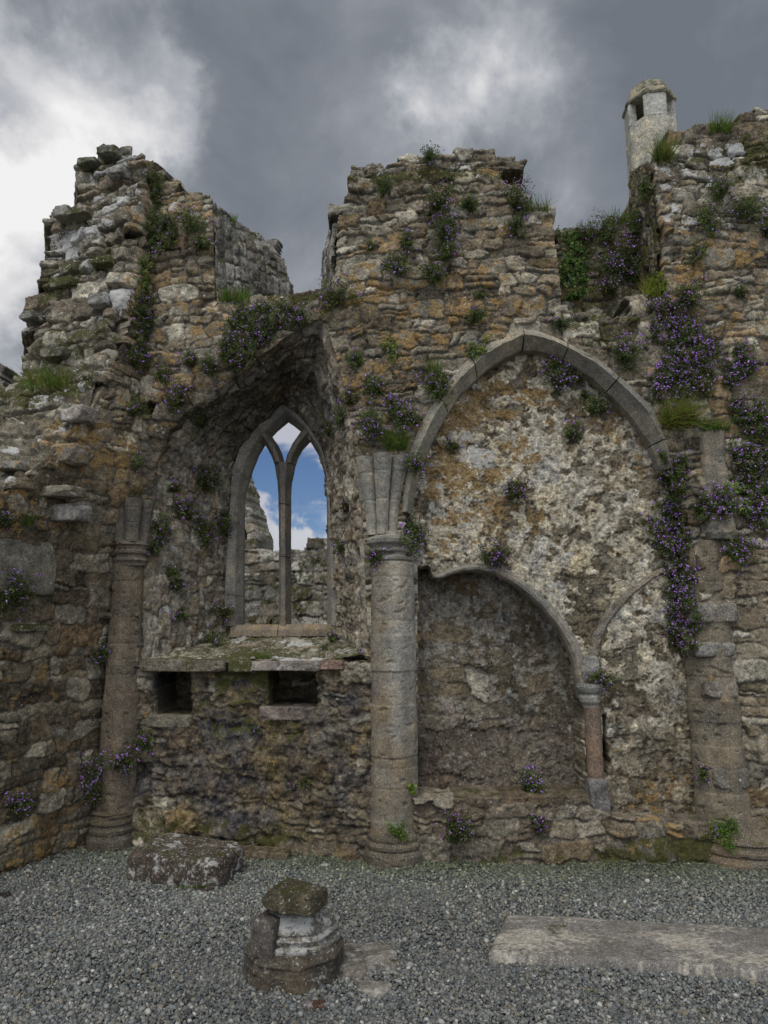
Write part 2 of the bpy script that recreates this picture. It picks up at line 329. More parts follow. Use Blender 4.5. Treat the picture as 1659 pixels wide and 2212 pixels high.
def relief(name, surf, poly, mat, parent=None, res=.0065, seed=1, holes=(), st_kw=None, hfun=None, cfun=None, ragged=True, skirt=.7, rings=8, sign=1, edge_keep=None, rough=1.0, back=True, back_dir=None, root=None, scol=None):
    """masonry face: grid in (u,v), surf(U,V)->(P,N); displaced along N; skirt gives the wall its thickness"""
    pu = [p[0] for p in poly]; pv = [p[1] for p in poly]
    us = np.arange(min(pu) - .03, max(pu) + .03 + res, res); vs = np.arange(min(pv) - .03, max(pv) + .03 + res, res)
    U, V = np.meshgrid(us, vs); nv, nu = U.shape
    st = stones(U, V, res, seed, **(st_kw or {}))
    h = st['h'] + rough * (.0028 * fbm(nv, nu, res, seed + 20, .14, 1.7) + .0012 * fbm(nv, nu, res, seed + 21, .035, 1.3))
    lay = fbm(nv, nu, res, seed + 22, .10, 1.2, ax=3.2); chipn = fbm(nv, nu, res, seed + 23, .09, 1.1)
    h = h + rough * (1 - st['m']) * (.0012 * lay - .0060 * sstep(chipn, 1.0, 1.15) - .0025 * sstep(lay, 1.2, 1.3))
    h = h + rough * st['m'] * .0022 * fbm(nv, nu, res, seed + 24, .03, .9)
    col = colours(st, nv, nu, res, seed, **(scol or {}))
    msk = np.zeros(U.shape + (3,))
    ctx = dict(U=U, V=V, nv=nv, nu=nu, res=res, st=st, seed=seed)
    if hfun: h = hfun(h, ctx)
    if cfun: col, msk = cfun(col, msk, ctx)
    rf = st['rnd'][st['id']]; msk[..., 0] *= (.35 + 1.15 * rf[..., 2]) * (1 - .35 * st['m']); msk[..., 1] *= (.30 + 1.3 * rf[..., 3]) * (1 - .5 * st['m'])
    inn = inpoly(U, V, poly)
    if ragged:
        S = st['S']; sin = inpoly(S[:, 0], S[:, 1], poly)
        inn = (sin[st['id']] & (st['e'] > -.022)) if edge_keep is None else \
            np.where(edge_keep(U, V), inn, (sin[st['id']] & (st['e'] > -.022)))
    for hp in holes: inn &= ~inpoly(U, V, hp)
    q = inn[:-1, :-1] & inn[1:, :-1] & inn[:-1, 1:] & inn[1:, 1:]
    # drop crumbs: keep quads with enough neighbours
    for _ in range(2):
        qp = np.pad(q, 1).astype(int); nb = qp[:-2, 1:-1] + qp[2:, 1:-1] + qp[1:-1, :-2] + qp[1:-1, 2:]
        q &= nb >= 2
    Pp, N = surf(U, V)
    Pp = Pp + N * h[..., None]
    used = np.zeros((nv, nu), bool)
    used[:-1, :-1] |= q; used[1:, :-1] |= q; used[:-1, 1:] |= q; used[1:, 1:] |= q
    idx = np.full((nv, nu), -1); idx[used] = np.arange(used.sum())
    VV = [Pp[used]]; CC = [col[used]]; MM = [msk[used]]
    a, b, c, d = idx[:-1, :-1][q], idx[:-1, 1:][q], idx[1:, 1:][q], idx[1:, :-1][q]
    F = [np.stack([a, b, c, d], 1) if sign > 0 else np.stack([d, c, b, a], 1)]
    if skirt > 0:
        qp = np.pad(q, 1); E = []
        Q = qp[1:-1, 1:-1]
        def add(cond, i, j): E.append(np.stack([i[cond], j[cond]], 1))
        add(Q & ~qp[:-2, 1:-1], idx[:-1, :-1], idx[:-1, 1:])       # bottom edge a->b
        add(Q & ~qp[1:-1, 2:], idx[:-1, 1:], idx[1:, 1:])          # right b->c
        add(Q & ~qp[2:, 1:-1], idx[1:, 1:], idx[1:, :-1])          # top c->d
        add(Q & ~qp[1:-1, :-2], idx[1:, :-1], idx[:-1, :-1])       # left d->a
        E = np.concatenate(E); bv = np.unique(E); remap = {v: i for i, v in enumerate(bv)}
        e0 = np.searchsorted(bv, E[:, 0]); e1 = np.searchsorted(bv, E[:, 1])
        base = VV[0][bv]; bn = -N[used][bv] if back_dir is None else np.tile(np.array(back_dir, float), (len(bv), 1))
        n0 = len(VV[0]); nb = len(bv); rs = np.random.RandomState(seed + 99)
        for k in range(1, rings + 1):
            t = skirt * k / rings
            pos = base + bn * t
            nz_ = np.array([mnoise.noise_vector(Vector(pp) * 9.0) for pp in pos]) * .022 + np.array([mnoise.noise_vector(Vector(pp) * 31.0) for pp in pos]) * .008
            VV.append(pos + nz_ * (1 if skirt > .1 else .2)); CC.append(CC[0][bv] * (.8 + .4 * rs.rand())); MM.append(MM[0][bv])
            prev = bv if k == 1 else n0 + (k - 2) * nb + np.arange(nb)
            cur = n0 + (k - 1) * nb + np.arange(nb)
            fq = np.stack([prev[e1], prev[e0], cur[e0], cur[e1]], 1)
            F.append(fq if sign > 0 else fq[:, ::-1])
    V3, F3, C3, M3 = np.concatenate(VV), np.concatenate(F), np.concatenate(CC), np.concatenate(MM)
    if back and skirt > .3:
        stp = 8; qb = inn[::stp, ::stp]; Pb = (surf(U, V)[0])[::stp, ::stp]; Nb = (surf(U, V)[1])[::stp, ::stp]
        Pb = Pb + (-Nb if back_dir is None else np.array(back_dir, float)) * skirt
        qq = qb[:-1, :-1] & qb[1:, :-1] & qb[:-1, 1:] & qb[1:, 1:]
        ib = np.arange(qb.size).reshape(qb.shape) + len(V3)
        Fb = np.stack([ib[1:, :-1][qq], ib[1:, 1:][qq], ib[:-1, 1:][qq], ib[:-1, :-1][qq]], 1)
        V3 = np.concatenate([V3, Pb.reshape(-1, 3)]); F3 = np.concatenate([F3, Fb if sign > 0 else Fb[:, ::-1]])
        C3 = np.concatenate([C3, col[::stp, ::stp].reshape(-1, 3)]); M3 = np.concatenate([M3, msk[::stp, ::stp].reshape(-1, 3)])
        keep = np.zeros(len(V3), bool); keep[F3.ravel()] = True; rm = np.cumsum(keep) - 1
        V3, C3, M3, F3 = V3[keep], C3[keep], M3[keep], rm[F3]
    return build(name, V3, F3, mat, parent, C3, M3, root=root)

def front_surf(Yf, off=0.0):
    def s(U, V):
        Y = Yf(U, V) + off; e = .01
        dYx = (Yf(U + e, V) - Yf(U - e, V)) / (2 * e); dYz = (Yf(U, V + e) - Yf(U, V - e)) / (2 * e)
        N = np.stack([dYx, -np.ones_like(Y), dYz], -1); N /= np.linalg.norm(N, axis=-1, keepdims=True)
        return np.stack([U, Y, V], -1), N
    return s
def resample(pts, n):
    pts = np.array([tuple(p) for p in pts], float); d = np.r_[0, np.cumsum(np.linalg.norm(np.diff(pts, axis=0), axis=1))]
    t = np.linspace(0, d[-1], n); return np.stack([np.interp(t, d, pts[:, k]) for k in range(3)], 1), d[-1]
def loft_surf(A, B, n=200):
    """surface between two polylines; u runs along them, v across"""
    a, la = resample(A, n); b, lb = resample(B, n); L = (la + lb) / 2
    Wd = float(np.mean(np.linalg.norm(a - b, axis=1)))
    ts = np.linspace(0, L, n)
    def pos(U, V):
        o = np.zeros(U.shape + (3,)); f = (V / Wd)[..., None]
        for k in range(3):
            o[..., k] = np.interp(U, ts, a[:, k]) * (1 - f[..., 0]) + np.interp(U, ts, b[:, k]) * f[..., 0]
        return o
    def s(U, V):
        e = .03; P_ = pos(U, V); du = pos(U + e, V) - pos(U - e, V); dv = pos(U, V + e) - pos(U, V - e)
        N = np.cross(du, dv); N /= np.linalg.norm(N, axis=-1, keepdims=True) + 1e-9
        return P_, N
    return s, L, Wd
def rect(u0, u1, v0, v1): return [(u0, v0), (u1, v0), (u1, v1), (u0, v1)]
def loft_wall(name, A, B, mat, parent=None, flip=False, **kw):
    s, L, Wd = loft_surf(A, B)
    if flip:
        s0 = s
        def s(U, V):
            p_, n_ = s0(U, V); return p_, -n_
    kw.setdefault('skirt', 0)
    return relief(name, s, rect(0, L, 0, Wd), mat, parent, ragged=False, sign=-1 if flip else 1, **kw)
def uvpoly(pts, Yf, off=0.0):
    return [(p.x, p.z) for p in (hit(x, y, Yf, off) for x, y in pts)]
def blobs(ctx, lst, Yf, off=0.0, n=.45):
    """soft patches given as (px,py,rx,ry,amount) on the surface, edges torn by noise"""
    U, V = ctx['U'], ctx['V']; o = np.zeros(U.shape)
    nz_ = fbm(ctx['nv'], ctx['nu'], ctx['res'], ctx['seed'] + 70, .25, .9)
    for x, y, rx, ry, a in lst:
        c = hit(x, y, Yf, off); e = hit(x + rx, y, Yf, off); f = hit(x, y - ry, Yf, off)
        d = np.sqrt(((U - c.x) / max(abs(e.x - c.x), .01)) ** 2 + ((V - c.z) / max(abs(f.z - c.z), .01)) ** 2) + n * .5 * nz_
        o += a * (1 - sstep(d, .55, 1.35))
    return o

# ================================================================== THE LONG BACK WALL
wall = empty('ruined_church_wall', (0, 5.0, 0), 'long roofless grey-brown rubble wall with a two-light window and a blind pointed arch, lichen and flowers on its stones', 'wall')
TOP = [(235, 1920), (322, 395), (345, 370), (372, 385), (400, 395), (440, 415), (462, 437), (464, 550), (466, 652), (560, 652), (640, 640), (700, 632),
       (709, 632), (725, 592), (727, 520), (730, 474), (742, 440), (742, 410), (760, 402), (753, 385), (756, 360), (775, 346), (830, 348), (850, 343),
       (900, 335), (950, 325), (1000, 320), (1075, 316), (1090, 324), (1115, 350), (1113, 372), (1130, 395), (1127, 430), (1150, 455), (1190, 458),
       (1197, 500), (1203, 560), (1212, 660), (1300, 664), (1438, 648), (1430, 520), (1419, 420), (1409, 352), (1430, 318), (1460, 288), (1520, 280), (1560, 265),
       (1600, 255), (1659, 232), (1760, 215), (2050, 200), (2050, 1960)]
BAY = [(303, 1436), (303, 1250), (309, 1100), (326, 1000), (355, 928), (392, 886), (423, 864), (470, 842), (508, 820), (550, 786), (592, 752), (640, 718), (692, 690),
       (703, 700), (722, 760), (740, 820), (752, 880), (765, 950), (778, 1050), (788, 1200), (794, 1426)]
ARCHL = [(878, 1110), (888, 1040), (899, 985), (912, 950), (936, 905), (985, 831), (1043, 774), (1085, 750), (1128, 730)]
ARCHR = [(1129, 730), (1167, 735), (1204, 749), (1287, 795), (1362, 864), (1409, 919), (1436, 985), (1442, 1012)]
ARCHHOLE = ARCHL + ARCHR[1:] + [(1475, 1100), (1500, 1200), (1530, 1500), (1580, 1960), (850, 1960), (868, 1200)]
CUP1 = [(335, 1450), (413, 1450), (415, 1548), (335, 1546)]
CUP2 = [(580, 1447), (683, 1447), (684, 1530), (578, 1528)]
FP = uvpoly(TOP, YF)
def P_(px, py, off=0.0): return hit(px, py, YF, off)
def front_keep(U, V):          # firm cut sides at the openings, ragged stones elsewhere
    k = V < .25
    for px, y0, y1 in ((462, 445, 655), (730, 465, 645), (1425, 330, 660), (1205, 480, 662)):
        a, b, c = P_(px, (y0 + y1) / 2), P_(px, y0), P_(px, y1); k = k | ((np.abs(U - a.x) < .13) & (V < b.z) & (V > c.z))
    return k
def wall_h(h, c):
    U, V, nv, nu, r, sd_ = c['U'], c['V'], c['nv'], c['nu'], c['res'], c['seed']
    low = blobs(c, [(560, 1640, 330, 240, 1)], YF, 0, .3).clip(0, 1)          # rotten conglomerate facing below the window
    f = fbm(nv, nu, r, 301, .18, 1.5); g = fbm(nv, nu, r, 302, .06, 1.5)
    hl = .55 * h + .009 * f + .003 * g - .012 * sstep(-f, .9, 1.6)
    h = h * (1 - low) + hl * low
    h += .012 * fbm(nv, nu, r, 303, .8, 1.3)
    eb = [P_(x, y) for x, y in BAY[2:9]]; dmin = np.full(U.shape, 9.)
    for p0, p1 in zip(eb[:-1], eb[1:]):
        ax_, az_, bx_, bz_ = p0.x, p0.z, p1.x, p1.z; L2 = (bx_ - ax_) ** 2 + (bz_ - az_) ** 2
        tt_ = np.clip(((U - ax_) * (bx_ - ax_) + (V - az_) * (bz_ - az_)) / L2, 0, 1); dmin = np.minimum(dmin, np.hypot(U - ax_ - tt_ * (bx_ - ax_), V - az_ - tt_ * (bz_ - az_)))
    h -= .115 * (1 - np.clip(dmin / .22, 0, 1)) ** 2
    return h
def wall_c(col, msk, c):
    U, V, nv, nu, r = c['U'], c['V'], c['nv'], c['nu'], c['res']
    R = .14 + blobs(c, [(960, 560, 240, 250, .09), (820, 820, 120, 140, .16), (1000, 650, 180, 90, .10), (740, 640, 90, 60, .15), (420, 720, 150, 170, .18), (380, 450, 70, 60, .15), (1480, 520, 160, 90, .22), (1600, 620, 100, 90, .2), (1460, 700, 100, 120, .10), (1000, 700, 150, 60, .1), (560, 1600, 250, 120, .02), (1620, 300, 80, 60, .1)], YF)
    R -= blobs(c, [(560, 1640, 330, 260, .02)], YF)
    G = .12 + blobs(c, [(1050, 400, 150, 110, .16), (1130, 430, 40, 30, .35), (860, 390, 100, 30, .12), (1000, 640, 200, 180, .09), (430, 470, 50, 60, .22), (400, 950, 120, 120, .14), (1560, 430, 140, 110, .22), (1460, 460, 40, 30, .45), (1350, 670, 50, 14, .45), (1560, 330, 70, 20, .35), (620, 660, 100, 15, .2)], YF)
    G -= blobs(c, [(560, 1640, 300, 190, .12)], YF)
    B = .02 + blobs(c, [(880, 385, 110, 22, .42), (780, 420, 40, 60, .22), (1560, 345, 120, 30, .38), (1290, 705, 90, 40, .42), (560, 1440, 90, 30, .5), (600, 655, 110, 14, .5), (560, 1520, 180, 90, .3), (640, 690, 60, 30, .35), (1040, 375, 100, 15, .4), (400, 1800, 300, 40, .35), (960, 470, 60, 60, .2), (1640, 330, 60, 60, .4)], YF)
    msk = np.stack([R, G, B], -1)
    low = blobs(c, [(560, 1640, 330, 240, 1), (400, 1100, 120, 260, .35)], YF, 0, .4).clip(0, 1)[..., None]
    f = fbm(nv, nu, r, 305, .09, .8)[..., None]; g = fbm(nv, nu, r, 306, .5, 1.0)[..., None]
    dk = np.array([.086, .069, .047]) * (1 + .42 * f) + np.array([.02, .012, -.004]) * g
    col = col * (1 - low * .85) + np.clip(dk, .012, .5) * low * .85
    return col, msk
relief('wall_body', front_surf(YF), FP, M['rubble'], wall, seed=11, holes=[uvpoly(BAY, YF), uvpoly(ARCHHOLE, YF), uvpoly(CUP1, YF), uvpoly(CUP2, YF)],
       hfun=wall_h, cfun=wall_c, skirt=.78, rings=10, edge_keep=front_keep, st_kw=dict(), back_dir=(0, 1, 0))

WOFF = .75
# splayed embrasure of the window: jambs and broken arch soffit
BACK = [(496, 1376), (498, 1200), (507, 1062), (512, 1020), (527, 978), (547, 950), (570, 926), (592, 904), (614, 886), (634, 900), (653, 920), (672, 945),
        (686, 970), (696, 1003), (703, 1032), (710, 1160), (716, 1250), (722, 1376)]
def emb_c(col, msk, c):
    U, V = c['U'], c['V']; f = fbm(c['nv'], c['nu'], c['res'], 401, .10, .8)[..., None]
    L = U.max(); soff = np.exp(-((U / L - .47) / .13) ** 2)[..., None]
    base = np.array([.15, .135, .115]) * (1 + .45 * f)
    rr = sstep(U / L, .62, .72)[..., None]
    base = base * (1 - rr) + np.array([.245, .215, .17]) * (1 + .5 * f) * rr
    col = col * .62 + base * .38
    col = col * 1.12 * (1 - .42 * soff)                                   # shade under the soffit painted into the stone colour
    m = np.zeros(U.shape + (3,)); m[..., 0] = .14; m[..., 1] = .22 * (1 - soff[..., 0]); m[..., 2] = .10 + .15 * soff[..., 0]
    return np.clip(col, .01, .8), m
def emb_h(h, c):
    nv, nu, r = c['nv'], c['nu'], c['res']
    t_ = sstep(c['V'], 0, .09)      # tucked under the face stones along the front edge
    return (.8 * h + .010 * fbm(nv, nu, r, 403, .25, 1.5) + .003 * fbm(nv, nu, r, 404, .06, 1.4) - .01) * t_ - .020 * (1 - t_)
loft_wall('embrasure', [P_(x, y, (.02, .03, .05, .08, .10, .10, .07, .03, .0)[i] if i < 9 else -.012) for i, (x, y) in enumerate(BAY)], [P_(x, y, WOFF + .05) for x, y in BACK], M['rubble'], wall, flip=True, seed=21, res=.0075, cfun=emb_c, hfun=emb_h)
# dressed side of the upper opening, left of the sky gap, and its opposite
def dress_c(col, msk, c):
    m = np.zeros(c['U'].shape + (3,)); m[..., 0] = .10; m[..., 1] = .24; m[..., 2] = .26
    g = col.mean(-1, keepdims=True); return col * .4 + g * np.array([1.0, 1.0, .97]) * .62, m
loft_wall('upper_reveal', [P_(463, 660, -.015), P_(460, 550, -.015), P_(457, 437, -.015)], [P_(626, 668, WOFF), P_(622, 600, WOFF), P_(612, 566, WOFF), P_(590, 540, WOFF)], M['rubble'], wall, flip=True,
          seed=23, res=.0075, cfun=dress_c, st_kw=dict(hs=(.06, .13), aspect=2.1, amp=.006, rot=.02, warp=.5, split=.1))
relief('upper_back', front_surf(lambda X, Z: YF(X, Z), WOFF + .02), uvpoly([(560, 514), (598, 538), (614, 566), (622, 600), (623, 668), (500, 668), (500, 475), (530, 498)], YF, WOFF + .02), M['rubble'], wall, seed=24, res=.012, skirt=.12, rings=2, back=False, cfun=dress_c)
loft_wall('upper_reveal', [P_(712, 640, -.0), P_(727, 592, -.0), P_(729, 520, -.0), P_(733, 470, .0)], [P_(701, 645, WOFF), P_(700, 600, WOFF), P_(702, 548, WOFF), P_(722, 492, WOFF)], M['rubble'], wall, flip=False,
          seed=25, res=.0085, cfun=dress_c)
# recessed parapet between the piers and the near side of the right pier
def par_c(col, msk, c):
    m = np.zeros(c['U'].shape + (3,)); m[..., 0] = .22; m[..., 1] = .12; m[..., 2] = .38
    return col * .85, m
relief('parapet', front_surf(YF, .42), uvpoly([(1180, 690), (1180, 505), (1250, 497), (1300, 490), (1345, 474), (1372, 455), (1450, 440), (1450, 690)], YF, .42), M['rubble'], wall, seed=31, skirt=.4, rings=4, cfun=par_c, back_dir=(0, 1, 0))
loft_wall('pier_reveal', [P_(1435, 668, -.0), P_(1426, 520, -.0), P_(1413, 420, -.0), P_(1404, 345, .0)], [P_(1381, 668, .48), P_(1372, 560, .48), P_(1358, 440, .48), P_(1366, 372, .48)], M['rubble'], wall, flip=False,
          seed=32, res=.0075, cfun=par_c)
# backs of the two wall cupboards
def dark_c(col, msk, c): return col * .8, np.stack([c['U'] * 0 + .05, c['U'] * 0 + .1, c['U'] * 0 + .3], -1)
for pts in ([(320, 1440), (430, 1440), (430, 1560), (320, 1560)], [(565, 1435), (700, 1435), (700, 1545), (565, 1545)]):
    relief('cupboard_back', front_surf(YF, .55), uvpoly(pts, YF, .50), M['rubble'], wall, seed=41 + pts[0][0], skirt=.0, cfun=dark_c, ragged=False)
# sloping sill of the embrasure
def sill_c(col, msk, c):
    U, V = c['U'], c['V']; f = fbm(c['nv'], c['nu'], c['res'], 411, .15, .9)
    col = col * .35 + np.array([.20, .18, .135]) * (1 + .3 * f[..., None]) * .65
    L, Wd = U.max(), V.max()
    g = .28 + .62 * np.exp(-(((U / L - .62) / .14) ** 2 + ((V / Wd - .62) / .22) ** 2)) + .3 * np.exp(-(((U / L - .72) / .15) ** 2 + ((V / Wd - .05) / .14) ** 2))
    m = np.stack([.02 + 0 * U, g, .22 + .35 * np.exp(-(((U / L - .40) / .10) ** 2 + ((V / Wd - .0) / .3) ** 2))], -1)
    return np.clip(col, .02, .8), m
loft_wall('embrasure_sill', [P_(298, 1432, -.05), P_(500, 1430, -.06), P_(660, 1430, -.05), P_(800, 1416, -.05)], [P_(480, 1376, WOFF), P_(740, 1372, WOFF)], M['rubble'], wall, flip=False, seed=43, res=.006, cfun=sill_c,
          st_kw=dict(hs=(.12, .3), aspect=1.6, amp=.003, gap=.005), hfun=lambda h, c: h * .6 + .006 * fbm(c['nv'], c['nu'], c['res'], 412, .2, 1.0))

WARM = np.array([1.06, 1.0, .875])
def block(name, size, loc, rot=(0, 0, 0), seed=0, mat=None, parent=None, col=(.2, .18, .15), msk=(.1, .2, .2), n=26, rough=.010, cuts=5, power=7.0, cutd=.86, colvar=.25, root=None, fine=.004):
    """rough stone: rounded box cut by a few broken planes, then eroded"""
    rnd = random.Random(seed); V = []; Fc = []; cnt = 0; ids = {}
    def vid(p):
        k = tuple(round(c * 4096) for c in p)
        if k not in ids: ids[k] = len(V); V.append(p)
        return ids[k]
    for ax in range(3):
        for s in (-1, 1):
            for i in range(n):
                for j in range(n):
                    q = []
                    for di, dj in ((0, 0), (1, 0), (1, 1), (0, 1)):
                        p = [0, 0, 0]; p[ax] = s; p[(ax + 1) % 3] = 2 * (i + di) / n - 1; p[(ax + 2) % 3] = 2 * (j + dj) / n - 1
                        q.append(vid(tuple(p)))
                    Fc.append(q if s > 0 else q[::-1])
    V = np.array(V, float)
    V = V / (np.sum(np.abs(V) ** power, 1, keepdims=True) ** (1 / power))
    for _ in range(cuts):
        d = np.array([rnd.gauss(0, 1), rnd.gauss(0, 1), rnd.gauss(0, .8)]); d /= np.linalg.norm(d)
        ext = np.max(V @ d); lim = ext * rnd.uniform(cutd, .97); over = np.maximum(V @ d - lim, 0)
        V = V - over[:, None] * d[None, :] * .92
    V = V * np.array(size)[None, :] * .5
    L = V / (np.linalg.norm(V, axis=1, keepdims=True) + 1e-9)
    o = Vector((seed * 3.1, seed * 1.7, 0))
    nn = np.array([mnoise.fractal(Vector(p) * 7 + o, 1.0, 2.0, 4) for p in V]); nf = np.array([mnoise.noise(Vector(p) * 45 + o) for p in V])
    V = V + L * (nn * rough * 1.6 + nf * fine)[:, None]
    Rm = np.array(Matrix.Rotation(rot[2], 3, 'Z') @ Matrix.Rotation(rot[1], 3, 'Y') @ Matrix.Rotation(rot[0], 3, 'X'))
    Vw = V @ Rm.T + np.array(loc)[None, :]
    cv = np.array(col)[None, :] * (1 + colvar * nn[:, None] * 2)
    return build(name, Vw, np.array(Fc), mat or M['rock'], parent, np.clip(cv, .01, .8), np.tile(np.array(msk, float), (len(V), 1)), root=root)

def slab_px(name, x0, x1, y0, y1, off0, off1, seed, parent, **kw):
    """stone set into the wall between two picture columns and rows, from depth off0 to off1"""
    a, b = P_(x0, y1, off0), P_(x1, y0, off0); c = (a + b) / 2; L = (b - a).length
    ang = math.atan2(b.y - a.y, b.x - a.x); w_ = math.hypot(b.x - a.x, b.y - a.y)
    return block(name, (w_, off1 - off0, abs(b.z - a.z)), (c.x, c.y + (off1 - off0) / 2, c.z), (0, 0, ang), seed, M['rubble'], parent, **kw)
kws = dict(power=12, cuts=3, rough=.006, cutd=.93, n=34)
slab_px('lintel_slab', 306, 492, 1424, 1452, -.10, .35, 51, wall, col=(.165, .14, .105), msk=(.1, .25, .25), **kws)
slab_px('lintel_slab', 500, 560, 1426, 1452, -.07, .3, 52, wall, col=(.15, .14, .09), msk=(.1, .25, .5), **kws)
slab_px('lintel_slab', 556, 702, 1428, 1450, -.10, .35, 53, wall, col=(.23, .20, .17), msk=(.05, .35, .1), **kws)
slab_px('lintel_slab', 702, 755, 1425, 1447, -.05, .3, 54, wall, col=(.19, .13, .10), msk=(.15, .15, .1), **kws)
slab_px('lintel_slab', 566, 690, 1528, 1556, -.008, .3, 55, wall, col=(.16, .13, .11), msk=(.05, .15, .1), **kws)
slab_px('lintel_slab', 318, 420, 1546, 1572, -.006, .3, 56, wall, col=(.15, .135, .10), msk=(.05, .2, .2), **kws)

def band(name, inner, outer, rows, cuts, mat, parent, col, msk=(.02, .12, .02), n=14, gap=.003, seed=0, nz_=.0022, var=.08, sub=3):
    """dressed moulding between two edge lines; rows = closed section of (across 0 outer..1 inner, depth); cut into separate blocks"""
    a, la = resample(outer, 400); b, lb = resample(inner, 400); L = (la + lb) / 2; tt = np.linspace(0, 1, 400)
    rws = []
    for i in range(len(rows)):
        (f0, d0), (f1, d1) = rows[i], rows[(i + 1) % len(rows)]
        for k in range(sub): rws.append((f0 + (f1 - f0) * k / sub, d0 + (d1 - d0) * k / sub))
    m = len(rws); VV, FF, CC = [], [], []; rnd = random.Random(seed)
    ed = [0] + list(cuts) + [1]
    for s in range(len(ed) - 1):
        t0, t1 = ed[s] + gap / L, ed[s + 1] - gap / L
        nn = max(3, int(n * (t1 - t0) * L / .25) + 2); base = len(VV)
        shade = 1 + rnd.uniform(-var, var); dd = rnd.uniform(-.004, .004)
        for i in range(nn):
            t = t0 + (t1 - t0) * i / (nn - 1)
            A_ = np.array([np.interp(t, tt, a[:, k]) for k in range(3)]); B_ = np.array([np.interp(t, tt, b[:, k]) for k in range(3)])
            for f, d in rws:
                p = A_ * (1 - f) + B_ * f + np.array([0, d + dd, 0])
                q = Vector(p) * 22
                p = p + np.array(mnoise.noise_vector(q)) * nz_ + np.array(mnoise.noise_vector(q * 4)) * nz_ * .4
                VV.append(p); w_ = mnoise.fractal(Vector(p) * 5, 1.0, 2.0, 4)
                CC.append(np.array(col) * shade * (1 + .35 * w_) * np.array([1 + .08 * w_, 1, 1 - .10 * w_]))
        for i in range(nn - 1):
            for j in range(m):
                j2 = (j + 1) % m
                FF.append([base + i * m + j, base + i * m + j2, base + (i + 1) * m + j2, base + (i + 1) * m + j])
        FF.append([base + j for j in range(m)][::-1]); FF.append([base + (nn - 1) * m + j for j in range(m)])
    CC = np.array(CC) * WARM
    o = build(name, VV, FF, mat, parent, np.clip(CC, .01, .8), np.tile(np.array(msk, float), (len(VV), 1)), smooth=False)
    import bmesh as _b
    bm = _b.new(); bm.from_mesh(o.data); _b.ops.recalc_face_normals(bm, faces=bm.faces); bm.to_mesh(o.data); bm.free()
    return o
def PW(lst, off): return [P_(x, y, off) for x, y in lst]
# ------------------------------------------------------------------ the two-light window
GREY = (.175, .172, .165)
o_l = [(487, 1352), (490, 1250), (501, 1070), (504, 1020), (520, 973), (538, 947), (563, 921), (587, 898), (611, 877)]
i_l = [(522, 1352), (522, 1250), (523, 1073), (530, 1045), (541, 1010), (555, 975), (572, 947), (596, 922), (619, 903)]
o_r = [(611, 877), (635, 891), (659, 914), (679, 941), (695, 966), (704, 1000), (710, 1030), (718, 1160), (726, 1250), (728, 1352)]
i_r = [(619, 903), (635, 914), (652, 928), (667, 946), (685, 975), (697, 1010), (704, 1045), (705, 1160), (705, 1250), (706, 1352)]
prof = [(0, -.05), (.42, -.05), (.62, -.03), (1, .07), (1, .14), (.8, .2), (0, .2)]
win = band('window_frame', PW(i_l, WOFF), PW(o_l, WOFF), prof, (.13, .30, .46, .66, .86), M['dressed'], wall, GREY, seed=1, gap=.0008, msk=(0, .22, .02))
band('frame_jamb', PW(i_r, WOFF), PW(o_r, WOFF), prof, (.16, .36, .55, .75), M['dressed'], win, GREY, seed=2, gap=.0008, msk=(0, .2, .02))
oct_ = [(0, .07), (.32, -.03), (.68, -.03), (1, .07), (1, .12), (.68, .2), (.32, .2), (0, .12)]
band('mullion', PW([(625, 1356), (625, 1172), (625.5, 1060), (627, 1040), (635, 1001)], WOFF), PW([(600, 1356), (600, 1172), (598.6, 1060), (597, 1040), (590.6, 998)], WOFF), oct_, (.42, .74), M['dressed'], win, (.15, .14, .13), seed=3, msk=(0, .2, .02))
band('tracery_bar', PW([(613, 1000), (607, 976), (598, 957), (577, 927)], WOFF), PW([(590.6, 1000), (584, 982), (576, 966), (556, 938)], WOFF), oct_, (), M['dressed'], win, (.15, .14, .13), seed=4)
band('tracery_bar', PW([(635, 1001), (641, 983), (651, 965), (677, 937)], WOFF), PW([(612, 1001), (618, 978), (629, 954), (656, 916)], WOFF), oct_, (), M['dressed'], win, (.14, .135, .125), seed=5)
band('window_sill', PW([(496, 1349), (600, 1349), (732, 1348)], WOFF - .07), PW([(496, 1374), (600, 1375), (735, 1373)], WOFF - .07), [(0, 0), (.55, 0), (1, .07), (1, .3), (0, .3)], (.44,), M['dressed'], win, (.20, .17, .135), seed=6, msk=(.22, .18, .1))

# ------------------------------------------------------------------ pointed hood of the blind arch
aL_o = [(868, 1110), (873, 1040), (881, 990), (891, 958), (925, 886), (980, 808), (1035, 753), (1080, 729), (1127, 709)]
aL_i = [(886, 1110), (903, 1035), (919, 985), (947, 925), (991, 853), (1052, 795), (1090, 771), (1129, 752)]
aR_o = [(1128, 709), (1165, 717), (1201, 731), (1290, 775), (1362, 836), (1411, 886), (1439, 958), (1452, 1016)]
aR_i = [(1130, 752), (1168, 754), (1207, 767), (1284, 814), (1362, 891), (1406, 952), (1432, 1016)]
hood = [(0, -.012), (.06, -.030), (.50, -.075), (1, .03), (1, .14), (.0, .14)]
band('arch_moulding', PW(aL_i, 0), PW(aL_o, 0), hood, (.22, .52, .74), M['dressed'], wall, (.215, .208, .185), seed=7, msk=(.10, .24, .16), nz_=.0045, gap=.005)
band('arch_moulding', PW(aR_i, 0), PW(aR_o, 0), hood, (.22, .50, .86), M['dressed'], wall, (.205, .198, .178), seed=8, msk=(.06, .24, .12), nz_=.0045, gap=.005)

